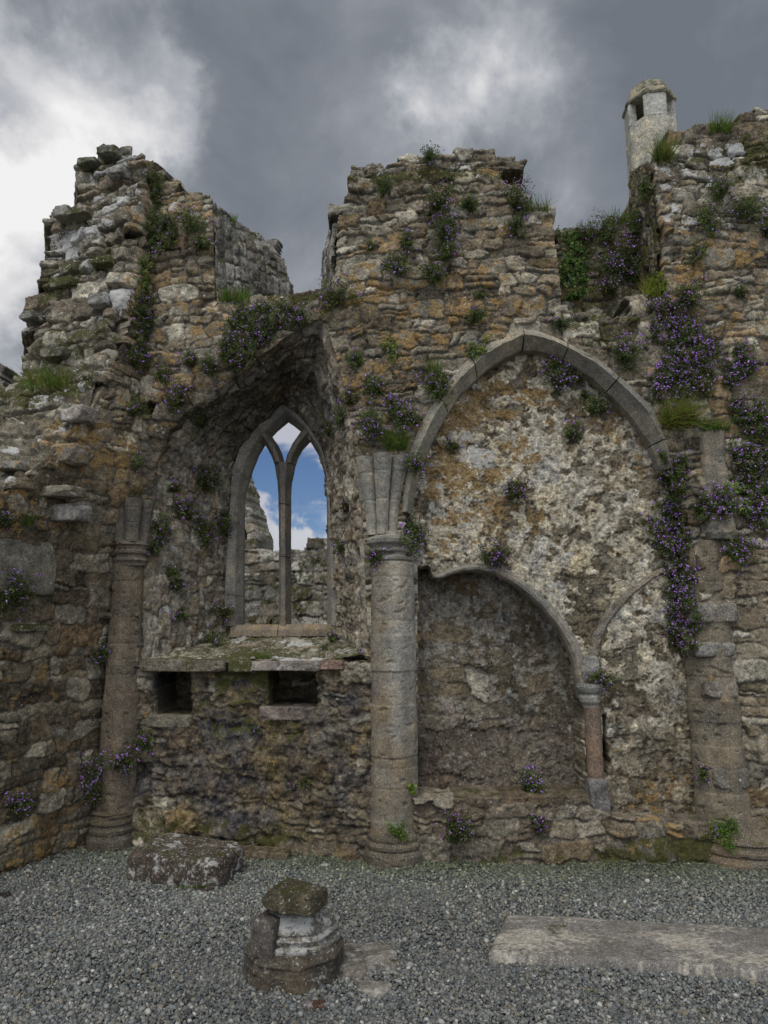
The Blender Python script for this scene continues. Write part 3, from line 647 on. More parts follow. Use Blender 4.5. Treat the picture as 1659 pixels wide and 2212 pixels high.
# ------------------------------------------------------------------ tympanum with lime plaster remains, tomb recess, bench
TO = .13
NICHE = [(903, 1730), (903, 1222), (926, 1222), (936, 1249), (952, 1246), (975, 1237), (1000, 1231), (1030, 1229), (1070, 1236), (1110, 1256), (1150, 1286), (1180, 1316),
         (1210, 1353), (1232, 1391), (1246, 1432), (1253, 1480), (1258, 1530), (1265, 1700), (1267, 1730)]
def tym_h(h, c):
    nv, nu, r = c['nv'], c['nu'], c['res']
    a = fbm(nv, nu, r, 501, .30, 1.2); b = fbm(nv, nu, r, 502, .09, 1.6); d = fbm(nv, nu, r, 503, .035, 1.2)
    pl = a * .7 + b * .42 + blobs(c, [(1100, 1050, 220, 220, .45), (1150, 1250, 250, 60, .4), (1400, 1300, 90, 90, .4), (1420, 1600, 100, 200, -.6), (1000, 900, 60, 40, -.5), (1330, 900, 120, 120, -.5)], YF, TO)
    p = sstep(pl, -.02, .06); c['plaster'] = p
    pits = sstep(-d - .3 * b, .8, 1.15)
    c['pits'] = pits
    return .4 * h * (1 - p) + p * (.009 + .0010 * b + .10 * h) - pits * .005 + .0010 * b + .0005 * d
def tym_c(col, msk, c):
    nv, nu, r = c['nv'], c['nu'], c['res']; p = c['plaster'][..., None]; pits = c['pits'][..., None]
    f = fbm(nv, nu, r, 505, .08, 1.0)[..., None]; g = fbm(nv, nu, r, 506, .35, 1.2)[..., None]
    cream = np.array([.50, .45, .345]) * (1 + .20 * f) + np.array([.014, .004, -.014]) * g
    bare = col * .6 + .4 * np.array([.19, .155, .10]) * (1 + .35 * f)
    col = bare * (1 - p) + cream * p
    col = col * (1 - .35 * pits)
    dirt = blobs(c, [(1420, 1700, 160, 170, .6), (1100, 1800, 300, 80, .5), (1500, 1560, 60, 200, .4)], YF, TO).clip(0, .75)[..., None]
    col = col * (1 - dirt) + np.array([.13, .105, .07]) * (1 + .4 * f) * dirt
    R = .15 + blobs(c, [(1010, 1000, 130, 170, .30), (1100, 880, 130, 60, .14), (1350, 950, 80, 120, .24), (1180, 1060, 90, 80, .12), (1450, 1730, 90, 60, .24)], YF, TO)
    G = .14 + blobs(c, [(1030, 980, 50, 60, .34), (980, 1090, 60, 50, .26), (1120, 1250, 200, 60, .18), (1400, 1250, 60, 60, .12)], YF, TO)
    B = .0 + blobs(c, [(1450, 1780, 150, 60, .3), (1050, 1850, 250, 30, .3), (1490, 1500, 25, 300, .2)], YF, TO)
    return np.clip(col, .012, .8), np.stack([R, G, B], -1)
TP = [(840, 1960), (860, 1100), (872, 1000), (915, 870), (985, 775), (1060, 720), (1130, 705), (1230, 725), (1340, 785), (1410, 860), (1462, 950), (1490, 1050), (1540, 1200), (1580, 1500), (1640, 1960)]
SLOT = [(1301, 1545), (1309, 1540), (1312, 1600), (1318, 1650), (1312, 1672), (1303, 1668)]
tym = relief('blind_arch_panel', front_surf(YF, TO), uvpoly(TP, YF, TO), M['plaster'], wall, seed=61, holes=[uvpoly(NICHE, YF, TO), uvpoly(SLOT, YF, TO)], hfun=tym_h, cfun=tym_c,
             skirt=.30, rings=5, ragged=False, back=False, back_dir=(0, 1, 0))
def nb_h(h, c):
    nv, nu, r = c['nv'], c['nu'], c['res']; a = fbm(nv, nu, r, 511, .3, 1.2); b = fbm(nv, nu, r, 512, .09, 1.5)
    c['p'] = sstep(a * .7 + b * .4, .15, .30)
    return .8 * h + c['p'] * .006 + .001 * b
def nb_c(col, msk, c):
    nv, nu, r = c['nv'], c['nu'], c['res']; f = fbm(nv, nu, r, 513, .06, .7)[..., None]; g = fbm(nv, nu, r, 514, .3, .9)[..., None]; p = c['p'][..., None]
    pl = np.array([.27, .25, .215]) * (1 + .30 * f) + np.array([.010, -.002, -.004]) * g
    cc = col * .95 * (1 - p) + (col * .35 + pl * .65) * p
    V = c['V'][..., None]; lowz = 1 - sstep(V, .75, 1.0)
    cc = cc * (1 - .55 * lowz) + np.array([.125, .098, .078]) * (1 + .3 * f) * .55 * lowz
    return np.clip(cc, .012, .8), np.stack([.04 + 0 * c['U'], .16 + .10 * g[..., 0].clip(0, 1), .06 + 0 * c['U']], -1)
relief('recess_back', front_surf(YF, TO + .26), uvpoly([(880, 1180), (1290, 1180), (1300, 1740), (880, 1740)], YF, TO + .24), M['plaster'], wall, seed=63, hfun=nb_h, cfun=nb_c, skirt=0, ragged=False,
       st_kw=dict(hs=(.12, .34), aspect=1.4, amp=.005, gap=.008))
# thin dressed rib round the recess and the ghost of the next arch
rim_o = [(937, 1243), (952, 1238), (975, 1228), (1000, 1220), (1030, 1217), (1072, 1223), (1116, 1244), (1158, 1274), (1190, 1305), (1222, 1343), (1246, 1383), (1262, 1425), (1272, 1470), (1278, 1500)]
rim_i = [(938, 1250), (954, 1250), (977, 1241), (1000, 1235), (1030, 1233), (1068, 1240), (1106, 1260), (1145, 1290), (1174, 1319), (1204, 1357), (1226, 1394), (1240, 1434), (1248, 1480), (1252, 1510)]
band('recess_arch', PW(rim_i, TO), PW(rim_o, TO), [(0, -.015), (.5, -.035), (.8, -.03), (1, .0), (1, .10), (0, .10)], (.3, .62), M['dressed'], wall, (.19, .18, .165), seed=9, msk=(0, .18, .03), nz_=.004, gap=.001)
g_o = [(1264, 1420), (1272, 1392), (1283, 1362), (1300, 1330), (1325, 1298), (1360, 1265), (1395, 1242), (1430, 1226)]
g_i = [(1290, 1432), (1294, 1405), (1302, 1375), (1316, 1345), (1340, 1312), (1372, 1280), (1403, 1256), (1434, 1238)]
band('ghost_arch', PW(g_i, TO), PW(g_o, TO), [(0, .0), (.2, -.022), (.75, -.03), (1, -.012), (1, .08), (0, .08)], (), M['plaster'], wall, (.235, .215, .19), seed=10, msk=(0.02, .2, .0), nz_=.009, gap=.001)
# sprung block between the two arches
slab_px('springer_block', 1252, 1296, 1412, 1500, TO - .04, TO + .1, 65, wall, col=(.21, .20, .18), msk=(0, .2, .05), power=5, cuts=6, rough=.006, cutd=.75, n=24)
# bench below the recess
def bench_c(col, msk, c):
    U = c['U']; f = fbm(c['nv'], c['nu'], c['res'], 521, .12, .9)[..., None]
    col = col * .55 + np.array([.15, .118, .085]) * (1 + .3 * f) * .45
    R = .06 + blobs(c, [(1440, 1790, 100, 50, .28), (1300, 1830, 100, 40, .15)], YF)
    B = .12 + blobs(c, [(1450, 1840, 150, 40, .35), (1100, 1860, 300, 30, .2)], YF)
    return col * .86, np.stack([R, .14 + 0 * U, B], -1)
relief('bench', front_surf(YF, -.01), uvpoly([(880, 1960), (880, 1722), (1268, 1716), (1284, 1748), (1330, 1762), (1420, 1768), (1530, 1774), (1640, 1790), (1640, 1960)], YF), M['rubble'], wall, seed=67,
       skirt=.36, rings=6, ragged=False, back=False, back_dir=(0, 1, 0), cfun=bench_c, st_kw=dict(hs=(.07, .17), aspect=2.3, amp=.012, gap=.02, joint=.014))

# ------------------------------------------------------------------ lathe-turned dressed work
def column_part(name, ax, ay, prof, parent, col, msk=(.02, .18, .04), cross=None, nseg=96, dz=.008, nz_=.004, joints=(), seed=0, mat=None, step=0.0, stain=None):
    """prof = [(z, r)...] from bottom to top; joints = heights of the bed joints; closed at both ends"""
    zs = np.arange(prof[0][0], prof[-1][0], dz); zs = np.unique(np.r_[zs, [p[0] for p in prof]])
    rs_ = np.interp(zs, [p[0] for p in prof], [p[1] for p in prof]); th = np.linspace(0, 2 * math.pi, nseg, endpoint=False)
    T, Z = np.meshgrid(th, zs); R = np.repeat(rs_[:, None], nseg, 1)
    if cross is not None: R = R * cross(T, Z)
    js = sorted(joints); blk = np.searchsorted(js, zs) if js else np.zeros(len(zs), int)
    rnd = np.random.RandomState(seed); offs_ = rnd.normal(0, 1, len(js) + 2); sh = rnd.normal(0, 1, len(js) + 2)
    R = R + step * offs_[blk][:, None]
    for j in js: R = R - .006 * np.exp(-((Z - j) / .003) ** 2)
    V = np.stack([ax + R * np.sin(T), ay - R * np.cos(T), Z], -1).reshape(-1, 3)
    nn = np.array([mnoise.fractal(Vector(p) * 6 + Vector((seed, 0, 0)), 1.0, 2.0, 4) for p in V]); nf = np.array([mnoise.noise(Vector(p) * 38 + Vector((seed, 0, 0))) for p in V])
    chip = np.array([mnoise.fractal(Vector((p[0] * 14, p[1] * 14, p[2] * 22 + seed)), 1.0, 2.0, 3) for p in V])
    dR = nz_ * (nn * .8 + nf * .35) - 2.4 * nz_ * sstep(chip, .52, .58)
    out_ = V - np.array([ax, ay, 0]); out_[:, 2] = 0; out_ /= np.linalg.norm(out_, axis=1, keepdims=True) + 1e-9
    V = V + out_ * dR[:, None]
    nz = len(zs); i, j = np.meshgrid(np.arange(nz - 1), np.arange(nseg), indexing='ij'); j2 = (j + 1) % nseg
    F = np.stack([i * nseg + j, i * nseg + j2, (i + 1) * nseg + j2, (i + 1) * nseg + j], -1).reshape(-1, 4)
    k = len(V); V = np.vstack([V, [ax, ay, zs[0]], [ax, ay, zs[-1]]])
    jj = np.arange(nseg); c0 = np.stack([np.full(nseg, k), (jj + 1) % nseg, jj, np.full(nseg, k)], 1); b = (nz - 1) * nseg
    c1 = np.stack([np.full(nseg, k + 1), b + jj, b + (jj + 1) % nseg, np.full(nseg, k + 1)], 1)
    Fl = F.tolist() + [r[:3].tolist() for r in c0] + [r[:3].tolist() for r in c1]
    shade = (1 + .10 * sh[blk])[:, None] * np.ones((1, nseg))
    cv = np.array(col)[None, :] * (shade.reshape(-1)[:, None]) * (1 + .30 * nn[:, None]) * np.stack([1 + .10 * nn, 1 + 0 * nn, 1 - .12 * nn], 1)
    if stain is not None: cv = stain(cv, T.reshape(-1), Z.reshape(-1), nn)
    cv = np.vstack([cv, cv[:1], cv[-1:]]) * WARM
    o = build(name, V, Fl, mat or M['dressed'], parent, np.clip(cv, .012, .8), np.tile(np.array(msk, float), (len(V), 1)))
    return o
def rib(name, pts, radii, parent, col, seed=0, sides=8, msk=(.02, .12, .03), rot=.39, joints=()):
    V, Fc, Cc = [], [], []; n = len(pts); K = 7; rnd = random.Random(seed)
    P3 = np.array(pts); tt = np.linspace(0, 1, n); N_ = 44; tn = np.linspace(0, 1, N_)
    for k, t in enumerate(tn):
        p = np.array([np.interp(t, tt, P3[:, c]) for c in range(3)]); r = np.interp(t, tt, radii)
        for j in joints:
            if abs(t - j) < .012: r -= .003
        for s in range(sides * 3):
            a = 2 * math.pi * s / (sides * 3); q = (a - rot) % (2 * math.pi / sides) - math.pi / sides
            rr = r * math.cos(math.pi / sides) / math.cos(q)
            v = Vector((p[0] + rr * math.sin(a), p[1] - rr * math.cos(a), p[2])); nv_ = mnoise.noise_vector(v * 24) * .0035
            V.append(v + nv_); w_ = mnoise.fractal(v * 6, 1.0, 2.0, 4); Cc.append(np.array(col) * (1 + .3 * w_) * np.array([1 + .07 * w_, 1, 1 - .08 * w_]))
    m = sides * 3
    for k in range(N_ - 1):
        for s in range(m): Fc.append([k * m + s, k * m + (s + 1) % m, (k + 1) * m + (s + 1) % m, (k + 1) * m + s])
    Fc.append(list(range(m))[::-1]); Fc.append([(N_ - 1) * m + s for s in range(m)])
    return build(name, V, Fc, M['dressed'], parent, np.clip(np.array(Cc) * WARM, .01, .8), np.tile(np.array(msk, float), (len(V), 1)), smooth=False)
def zat(px, py, Y): return hit(px, py, lambda X, Z: Y).z
def xat(px, py, Y): return hit(px, py, lambda X, Z: Y).x

# ================================================================== THE BROKEN SIDE WALL
def Xc(Z): return np.interp(Z, [0, 1.9, 2.7, 6], [-2.22, -2.16, -1.975, -1.95])
SL = 1.94; YC = 5.5
def plane_s(X, Z): return YC + (X - Xc(Z)) * SL
_edge = [hit(x, y, plane_s) for x, y in [(322, 345), (314, 420), (303, 520), (288, 620), (270, 700), (243, 790), (205, 860), (160, 925), (105, 985), (45, 1040), (5, 1062)]]
EZ = [p.z for p in _edge][::-1]; EX = [p.x for p in _edge][::-1]
def YS(X, Z):
    X = np.asarray(X, float); Z = np.asarray(Z, float)
    xe = np.where(Z < EZ[0], -9.0, np.interp(Z, EZ, EX)); s_ = np.maximum(xe - X, 0)
    return np.where(s_ > 0, plane_s(xe, Z) + .42 * s_ - .05 * (1 - np.exp(-s_ / .06)), plane_s(X, Z))
side = empty('ruined_side_wall', (-2.3, 5.2, 0), 'tall broken wall stub on the left edge, its torn end of jutting mossy stones stepping down toward the ground', 'wall')
so_ = [hit(x, y, YS) for x, y in [(352, 385), (338, 360), (312, 340), (292, 328), (270, 317), (240, 311), (208, 311), (200, 332), (166, 339), (152, 385), (141, 430), (110, 434), (99, 500), (86, 600), (78, 640),
       (60, 740), (44, 750), (37, 800), (10, 815), (0, 843), (-60, 858)]]
SP = [(p.x, p.z) for p in so_]
SP += [(-3.25, SP[-1][1] - .05), (-3.25, -.12), (-1.9, -.12), (-1.9, 2.0), (-1.80, 3.0)]
def side_brk(U, V):
    xe = np.where(V < EZ[0], -9.0, np.interp(V, EZ, EX)); return sstep(xe - U, -.01, .05)
def side_h(h, c):
    U, V, nv, nu, r = c['U'], c['V'], c['nv'], c['nu'], c['res']; b = side_brk(U, V)
    st = c['st']; rj = st['rnd'][:, 1][st['id']]
    big = (rj ** 1.6 * .048 + .005) * sstep(st['e'], 0, .016) * (1 - st['m'])
    return .55 * h * (1 - b) + (h * .8 + big - .02 + .020 * fbm(nv, nu, r, 601, .45, 1.6)) * b + .010 * fbm(nv, nu, r, 602, .7, 1.2)
def side_c(col, msk, c):
    U, V, nv, nu, r = c['U'], c['V'], c['nv'], c['nu'], c['res']; b = side_brk(U, V)
    gr = col.mean(-1, keepdims=True)
    col = col * (1 - .5 * b[..., None]) + gr * np.array([1.02, 1.0, .86]) * .5 * b[..., None] * 1.1
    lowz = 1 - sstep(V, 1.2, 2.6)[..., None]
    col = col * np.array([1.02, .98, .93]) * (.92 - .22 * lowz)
    R = .12 + blobs(c, [(150, 960, 150, 60, .28), (60, 1090, 80, 60, .3), (290, 460, 40, 60, .2), (250, 950, 60, 100, .15), (60, 1500, 90, 60, .22), (50, 1750, 120, 100, .20), (130, 1850, 120, 30, .25), (280, 640, 20, 100, .2)], YS)
    G = .12 + .22 * b + blobs(c, [(230, 420, 60, 70, .2), (250, 640, 40, 40, .28), (160, 880, 50, 30, .3), (180, 500, 60, 50, .14), (120, 550, 60, 90, .12)], YS)
    B = .05 + .14 * b + blobs(c, [(200, 360, 60, 40, .25), (230, 560, 40, 30, .3), (130, 600, 60, 50, .2), (150, 760, 100, 60, .2), (90, 840, 90, 30, .4), (100, 1870, 200, 40, .3)], YS)
    return col, np.stack([R, G, B], -1)
SKW = dict(hs=(.06, .20), aspect=1.6, amp=.010, joint=.010, gap=.02, split=.30, rnd_r=.16, warp=.7)
torn = SP[:21] + [(EX[0] - .75, EZ[0] - .30)] + [(x + .05, z - .02) for x, z in zip(EX, EZ)]
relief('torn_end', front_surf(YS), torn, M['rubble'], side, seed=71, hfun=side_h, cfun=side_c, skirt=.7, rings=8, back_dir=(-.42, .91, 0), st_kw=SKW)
def face_surf(U, V):
    N = np.zeros(U.shape + (3,)); N[..., 0] = .889; N[..., 1] = -.458
    return np.stack([Xc(V) + U * .458, YC + U * .889, V], -1), N
def face_c(col, msk, c):
    c2 = dict(c); c2['U'] = Xc(c['V']) + c['U'] * .458; return side_c(col, msk, c2)
fpoly = [((x - float(Xc(z))) / .458 + .02, z) for x, z in zip(EX, EZ)] + [(.25, EZ[-1]), (.25, -.12), (-2.3, -.12), (-2.3, EZ[0] + .05)]
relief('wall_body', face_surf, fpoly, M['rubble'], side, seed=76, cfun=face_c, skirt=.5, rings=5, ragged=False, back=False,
       st_kw=dict(hs=(.07, .21), aspect=1.5, amp=.009, gap=.018, joint=.010), hfun=lambda h, c: h + .010 * fbm(c['nv'], c['nu'], c['res'], 604, .6, 1.3))
# a few long stones jut from the torn end, one big squared stone sits lower down
sj = [(232, 575, .20, .07, 201, (.14, .13, .07), (.05, .3, .6)), (225, 655, .17, .10, 202, (.24, .23, .20), (.05, .55, .1)), (262, 382, .17, .07, 203, (.22, .21, .19), (.1, .5, .2)),
      (180, 470, .22, .06, 204, (.17, .16, .11), (.1, .3, .4)), (150, 620, .24, .09, 205, (.15, .15, .10), (.1, .2, .5)), (175, 900, .20, .11, 206, (.24, .21, .18), (.15, .45, .1)),
      (150, 985, .26, .14, 207, (.22, .19, .15), (.35, .3, .1)), (120, 1065, .40, .08, 208, (.20, .18, .13), (.15, .3, .2)), (140, 1110, .34, .13, 209, (.26, .24, .21), (.12, .28, .1)),
      (243, 338, .20, .07, 210, (.20, .20, .16), (.1, .35, .35)), (200, 362, .18, .06, 211, (.16, .16, .12), (.1, .3, .4)), (130, 770, .22, .08, 212, (.18, .17, .13), (.1, .25, .4)), (146, 468, .15, .10, 213, (.22, .21, .18), (.05, .4, .1)),
      (75, 690, .16, .08, 214, (.2, .2, .17), (.05, .35, .2)), (30, 1010, .22, .06, 215, (.21, .2, .17), (.3, .3, .1)), (232, 1330, .16, .05, 216, (.15, .13, .10), (.1, .2, .2)),
      (60, 1355, .3, .05, 217, (.17, .15, .11), (.1, .3, .4))]
for x, y, w_, hh, sd_, cc, mk in sj:
    p = hit(x, y, YS); br = y < 1130
    block('jutting_stone', (w_, .20, hh), (p.x, p.y - .015, p.z), (.05, .04 * math.sin(sd_), -.25 if br else 1.09), sd_, M['rubble'], side, cc, mk, n=22, power=10, cuts=7, rough=.008, cutd=.78)
p = hit(50, 1225, YS)
block('jutting_stone', (.44, .12, .38), (p.x, p.y + .01, p.z), (0, 0, 1.095), 220, M['rubble'], side, (.17, .155, .12), (.12, .18, .05), n=26, power=9, cuts=3, rough=.006, cutd=.92)

# ================================================================== COLUMNS
def strip(x, y, Y): return hit(x, y, lambda X, Z: Y)
def zc(py, Y, px=850): return zat(px, py, Y)
# --- column between the two bays
cY = 5.09; cX = xat(849, 1550, 4.95)
col1 = empty('engaged_column', (cX, cY, 0), 'tall grey engaged column in the middle with a fan of three chamfered ribs on top and a ringed base', 'column', 'engaged columns along the ruined wall')
def z1(py): return zat(850, py, 4.93)
def keel(T, Z): return 1 + .035 * np.cos(5 * (T - .25)) + .02 * np.cos(3 * (T + .4))
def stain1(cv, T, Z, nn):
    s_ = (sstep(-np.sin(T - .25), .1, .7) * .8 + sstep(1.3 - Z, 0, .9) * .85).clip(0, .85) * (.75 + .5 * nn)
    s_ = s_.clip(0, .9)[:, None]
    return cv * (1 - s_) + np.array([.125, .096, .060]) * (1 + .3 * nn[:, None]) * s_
jj = [z1(y) for y in (1244, 1268, 1340, 1370, 1452, 1525, 1640, 1662, 1706, 1775)]
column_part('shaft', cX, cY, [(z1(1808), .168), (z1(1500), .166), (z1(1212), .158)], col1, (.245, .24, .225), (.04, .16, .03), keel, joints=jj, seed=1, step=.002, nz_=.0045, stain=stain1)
bp = [(-.05, .218), (z1(1852), .218), (z1(1846), .208), (z1(1841), .196), (z1(1836), .205), (z1(1830), .207), (z1(1826), .198), (z1(1822), .19), (z1(1816), .196), (z1(1810), .194), (z1(1805), .176), (z1(1800), .166)]
def oct_round(T, Z): return 1 + .018 * np.cos(8 * T)
column_part('base', cX, cY, bp, col1, (.12, .104, .082), (.03, .16, .08), oct_round, seed=2, nz_=.003, dz=.005)
cap = [(z1(1216), .156), (z1(1210), .15), (z1(1207), .166), (z1(1201), .168), (z1(1198), .148), (z1(1192), .146), (z1(1189), .164), (z1(1184), .166), (z1(1181), .144), (z1(1177), .15), (z1(1170), .178), (z1(1162), .182), (z1(1157), .165), (z1(1152), .135), (z1(1146), .13)]
def dam(T, Z):
    d = sstep(np.sin(T - .3), .1, .8); return 1 - .10 * d * (.5 + .5 * np.sin(Z * 40 + T * 3))
cap1 = column_part('capital', cX - .015, cY, cap, col1, (.20, .195, .18), (.02, .2, .05), dam, seed=3, nz_=.010, dz=.005)
def fan(parent, X0, Y0, z0, z1_, lst, col, seed, msk=(.02, .14, .05)):
    for k, (b, tp, r0, r1) in enumerate(lst):
        pts, rad = [], []
        for i in range(9):
            t = i / 8; g = t ** 1.7
            pts.append((X0 + b[0] + (tp[0] - b[0]) * g, Y0 + b[1] + (tp[1] - b[1]) * g, z0 + (z1_ - z0) * t + (tp[2] if len(tp) > 2 else 0) * t)); rad.append(r0 + (r1 - r0) * g)
        rib('capital_rib', pts, rad, parent, tuple(c * (1 - .04 * k) for c in col), seed + k, msk=msk, joints=(.45, .80))
cTop = xat(834, 985, 4.9) - cX; cBot = xat(837, 1150, 4.95) - cX
def fx1(b, t): return xat(b, 1150, 4.97) - (cX + cBot), xat(t, 980, 4.87) - (cX + cBot)
_m, _l, _r = fx1(826, 827), fx1(805, 787), fx1(846, 867)
fan(cap1, cX + cBot, cY, z1(1152), zat(834, 980, 4.87), [((_l[0], -.06), (_l[1], -.13, -.01), .045, .078), ((_m[0], -.10), (_m[1], -.20), .045, .076), ((_r[0], -.06), (_r[1], -.13), .045, .078),
    ((_l[0] - .03, .0), (_l[1] - .05, -.02, -.03), .04, .05), ((_r[0] + .04, .02), (_r[1] + .05, -.02, -.02), .045, .055)], (.25, .245, .23), 11)
column_part('capital_core', cX + cBot, cY + .02, [(z1(1152), .09), (zat(834, 990, 4.9), .15)], cap1, (.16, .155, .145), seed=5)
# --- corner column
lY = 5.45; lX = xat(256, 1500, 5.35)
col2 = empty('engaged_column', (lX, lY, 0), 'brown weathered column in the corner left of the window, its short fluted capital broken off above a ring', 'column', 'engaged columns along the ruined wall')
def z2(py): return zat(262, py, 5.36)
stainb = lambda cv, T, Z, nn: cv * (1 - .55) + np.array([.108, .088, .064]) * (1 + .35 * nn[:, None]) * .55
column_part('shaft', lX - .012, lY, [(z2(1765), .134), (z2(1400), .124), (z2(1216), .116)], col2, (.15, .125, .10), (.02, .12, .03), keel, joints=[z2(y) for y in (1255, 1390, 1425, 1456, 1500)], seed=7, step=.003, stain=stainb)
bp = [(z_, r_ * .90) for z_, r_ in [(-.05, .20), (z2(1813), .20), (z2(1809), .188), (z2(1803), .178), (z2(1798), .186), (z2(1792), .188), (z2(1788), .172), (z2(1783), .17), (z2(1779), .182), (z2(1774), .18), (z2(1770), .16), (z2(1762), .158), (z2(1757), .172), (z2(1752), .155)]]
column_part('base', lX - .03, lY, bp, col2, (.105, .088, .07), (.02, .2, .12), oct_round, seed=8, nz_=.003, dz=.005)
cap = [(z_, r_ * .86) for z_, r_ in [(z2(1222), .142), (z2(1214), .15), (z2(1210), .165), (z2(1206), .163), (z2(1203), .142), (z2(1198), .14), (z2(1195), .165), (z2(1190), .168), (z2(1186), .15), (z2(1180), .152), (z2(1176), .17), (z2(1170), .16), (z2(1166), .14)]]
cap2 = column_part('capital', lX + .01, lY, cap, col2, (.14, .12, .10), (.02, .15, .04), dam, seed=9, nz_=.008, dz=.005)
fb = xat(274, 1165, 5.35) - lX
fan(cap2, lX + fb, lY, z2(1170), z2(1080), [((-.06, -.06), (-.075, -.10), .062, .072), ((.035, -.09), (.05, -.13), .06, .072), ((.10, -.02), (.14, -.05, .0), .045, .055)], (.125, .115, .10), 31)
# --- right hand column, three members
rY = 5.06; rX = xat(1562, 1477, 4.9)
col3 = empty('engaged_column', (rX, rY, 0), 'massive worn pier column at the right with broken protruding blocks and flowers trailing beside it', 'column', 'engaged columns along the ruined wall')
def z3(py): return zat(1562, py, 4.88)
stainr = lambda cv, T, Z, nn: cv * (1 - .45) + np.array([.120, .100, .072]) * (1 + .4 * nn[:, None]) * .45
def squarish(T, Z): return 1 + .05 * np.cos(4 * (T - .2)) + .02 * np.cos(8 * T)
column_part('shaft', rX, rY, [(z3(1815), .182), (z3(1477), .180), (z3(1165), .152)], col3, (.155, .142, .118), (.06, .16, .05), squarish, joints=[z3(y) for y in (1215, 1255, 1300, 1345, 1395, 1420, 1462, 1512, 1564, 1615, 1662, 1717)], seed=12, step=.003, nz_=.006, stain=stainr)
column_part('shaft', rX + .33, rY + .02, [(-.05, .15), (z3(1477), .15), (z3(960), .13)], col3, (.15, .135, .11), (.06, .15, .08), squarish, joints=[z3(y) for y in (1100, 1250, 1345, 1420, 1512, 1615, 1717)], seed=13, step=.004, nz_=.005, stain=stainr)
column_part('shaft', rX + .17, rY + .10, [(-.05, .19), (z3(1180), .17)], col3, (.13, .115, .09), (.06, .15, .08), None, seed=14, nz_=.006, stain=stainr, joints=[z3(y) for y in (1345, 1512, 1615, 1717)])
bp = [(-.06, .33), (z3(1862), .33), (z3(1857), .318), (z3(1850), .30), (z3(1846), .31), (z3(1838), .312), (z3(1833), .29), (z3(1826), .285), (z3(1822), .30), (z3(1816), .295), (z3(1808), .25), (z3(1796), .215), (z3(1770), .19)]
column_part('base', rX + .10, rY + .03, bp, col3, (.11, .092, .07), (.02, .16, .10), oct_round, seed=15, nz_=.004, dz=.006)
fx = xat(1545, 1000, 4.9)
def flut(T, Z): return 1 + .10 * np.cos(7 * (T - .5)) * (T > 0)
column_part('capital', fx, rY - .02, [(zat(1540, 1165, 4.9), .165), (zat(1540, 1150, 4.9), .185), (zat(1540, 1143, 4.9), .165), (zat(1540, 1080, 4.9), .150), (zat(1540, 1000, 4.9), .145), (zat(1540, 926, 4.9), .150)], col3, (.175, .165, .145), (.03, .15, .12), flut, seed=16, nz_=.007, joints=[zat(1540, y, 4.9) for y in (985, 1035)])
pb = lambda x0, x1, y0, y1, sd_, cc: slab_px('broken_block', x0, x1, y0, y1, -.068, .06, sd_, col3, col=cc, msk=(.08, .2, .04), power=8, cuts=5, rough=.006, cutd=.84, n=24)
for a_ in ((1497, 1592, 1302, 1346, 301, (.18, .165, .14)), (1505, 1590, 1388, 1421, 302, (.19, .18, .155)), (1524, 1594, 1470, 1509, 303, (.17, .15, .12)), (1548, 1620, 1660, 1706, 304, (.16, .145, .12))): pb(*a_)
# --- colonnette of the tomb recess
ccX = xat(1283, 1600, 5.05); ccY = 5.07
col4 = empty('colonnette', (ccX, ccY, zat(1283, 1752, 5.0)), 'short reddish-brown colonnette with a worn grey capital standing at the right of the tomb recess', 'column')
def z4(py): return zat(1283, py, 5.0)
column_part('shaft', ccX + .004, ccY, [(z4(1692), .058), (z4(1528), .056)], col4, (.135, .10, .08), (.03, .16, .0), None, nseg=48, seed=21, nz_=.002, joints=[z4(1682)])
column_part('capital', ccX, ccY + .01, [(z4(1532), .056), (z4(1524), .062), (z4(1517), .078), (z4(1508), .082), (z4(1500), .07), (z4(1496), .086), (z4(1486), .10), (z4(1478), .095)], col4, (.20, .20, .19), (.02, .15, .05), dam, nseg=56, seed=22, nz_=.004, dz=.004)
block('foot_block', (.14, .12, .23), (ccX + .005, ccY - .01, z4(1722)), (0, 0, .1), 23, M['rock'], col4, (.16, .15, .14), (.02, .15, .1), n=20, power=8, cuts=4, rough=.005)

# ================================================================== THINGS BEYOND THE WALL
tY = 8.2
def PT(px, py): return strip(px, py, tY)
tc_ = PT(1407, 300); tX = tc_.x; tz0 = strip(1420, 480, tY).z - .8
ztt = {y: strip(1407, y, tY - .25).z for y in (176, 186, 206, 212, 252, 300, 480)}
tur = empty('bell_turret', (tX, tY + .1, tz0), 'slender pale eight-sided turret with square openings and domed cap, behind the right pier', 'turret')
tr = (PT(1459, 300).x - PT(1355, 300).x) / 2 * 1.02
o8 = lambda T, Z: math.cos(math.pi / 8) / np.cos((T - TR) % (math.pi / 4) - math.pi / 8)
TR = math.radians(22.5 - 8)
column_part('shaft', tX, tY, [(tz0, tr * 1.04), (ztt[300], tr), (ztt[252], tr * .985)], tur, (.36, .36, .335), (.05, .26, .02), o8, nseg=96, dz=.02, seed=41, nz_=.006, joints=[ztt[252] - .22 * k for k in range(1, 14)], mat=M['rubble'])
zl0, zl1 = ztt[252] - .002, ztt[206]
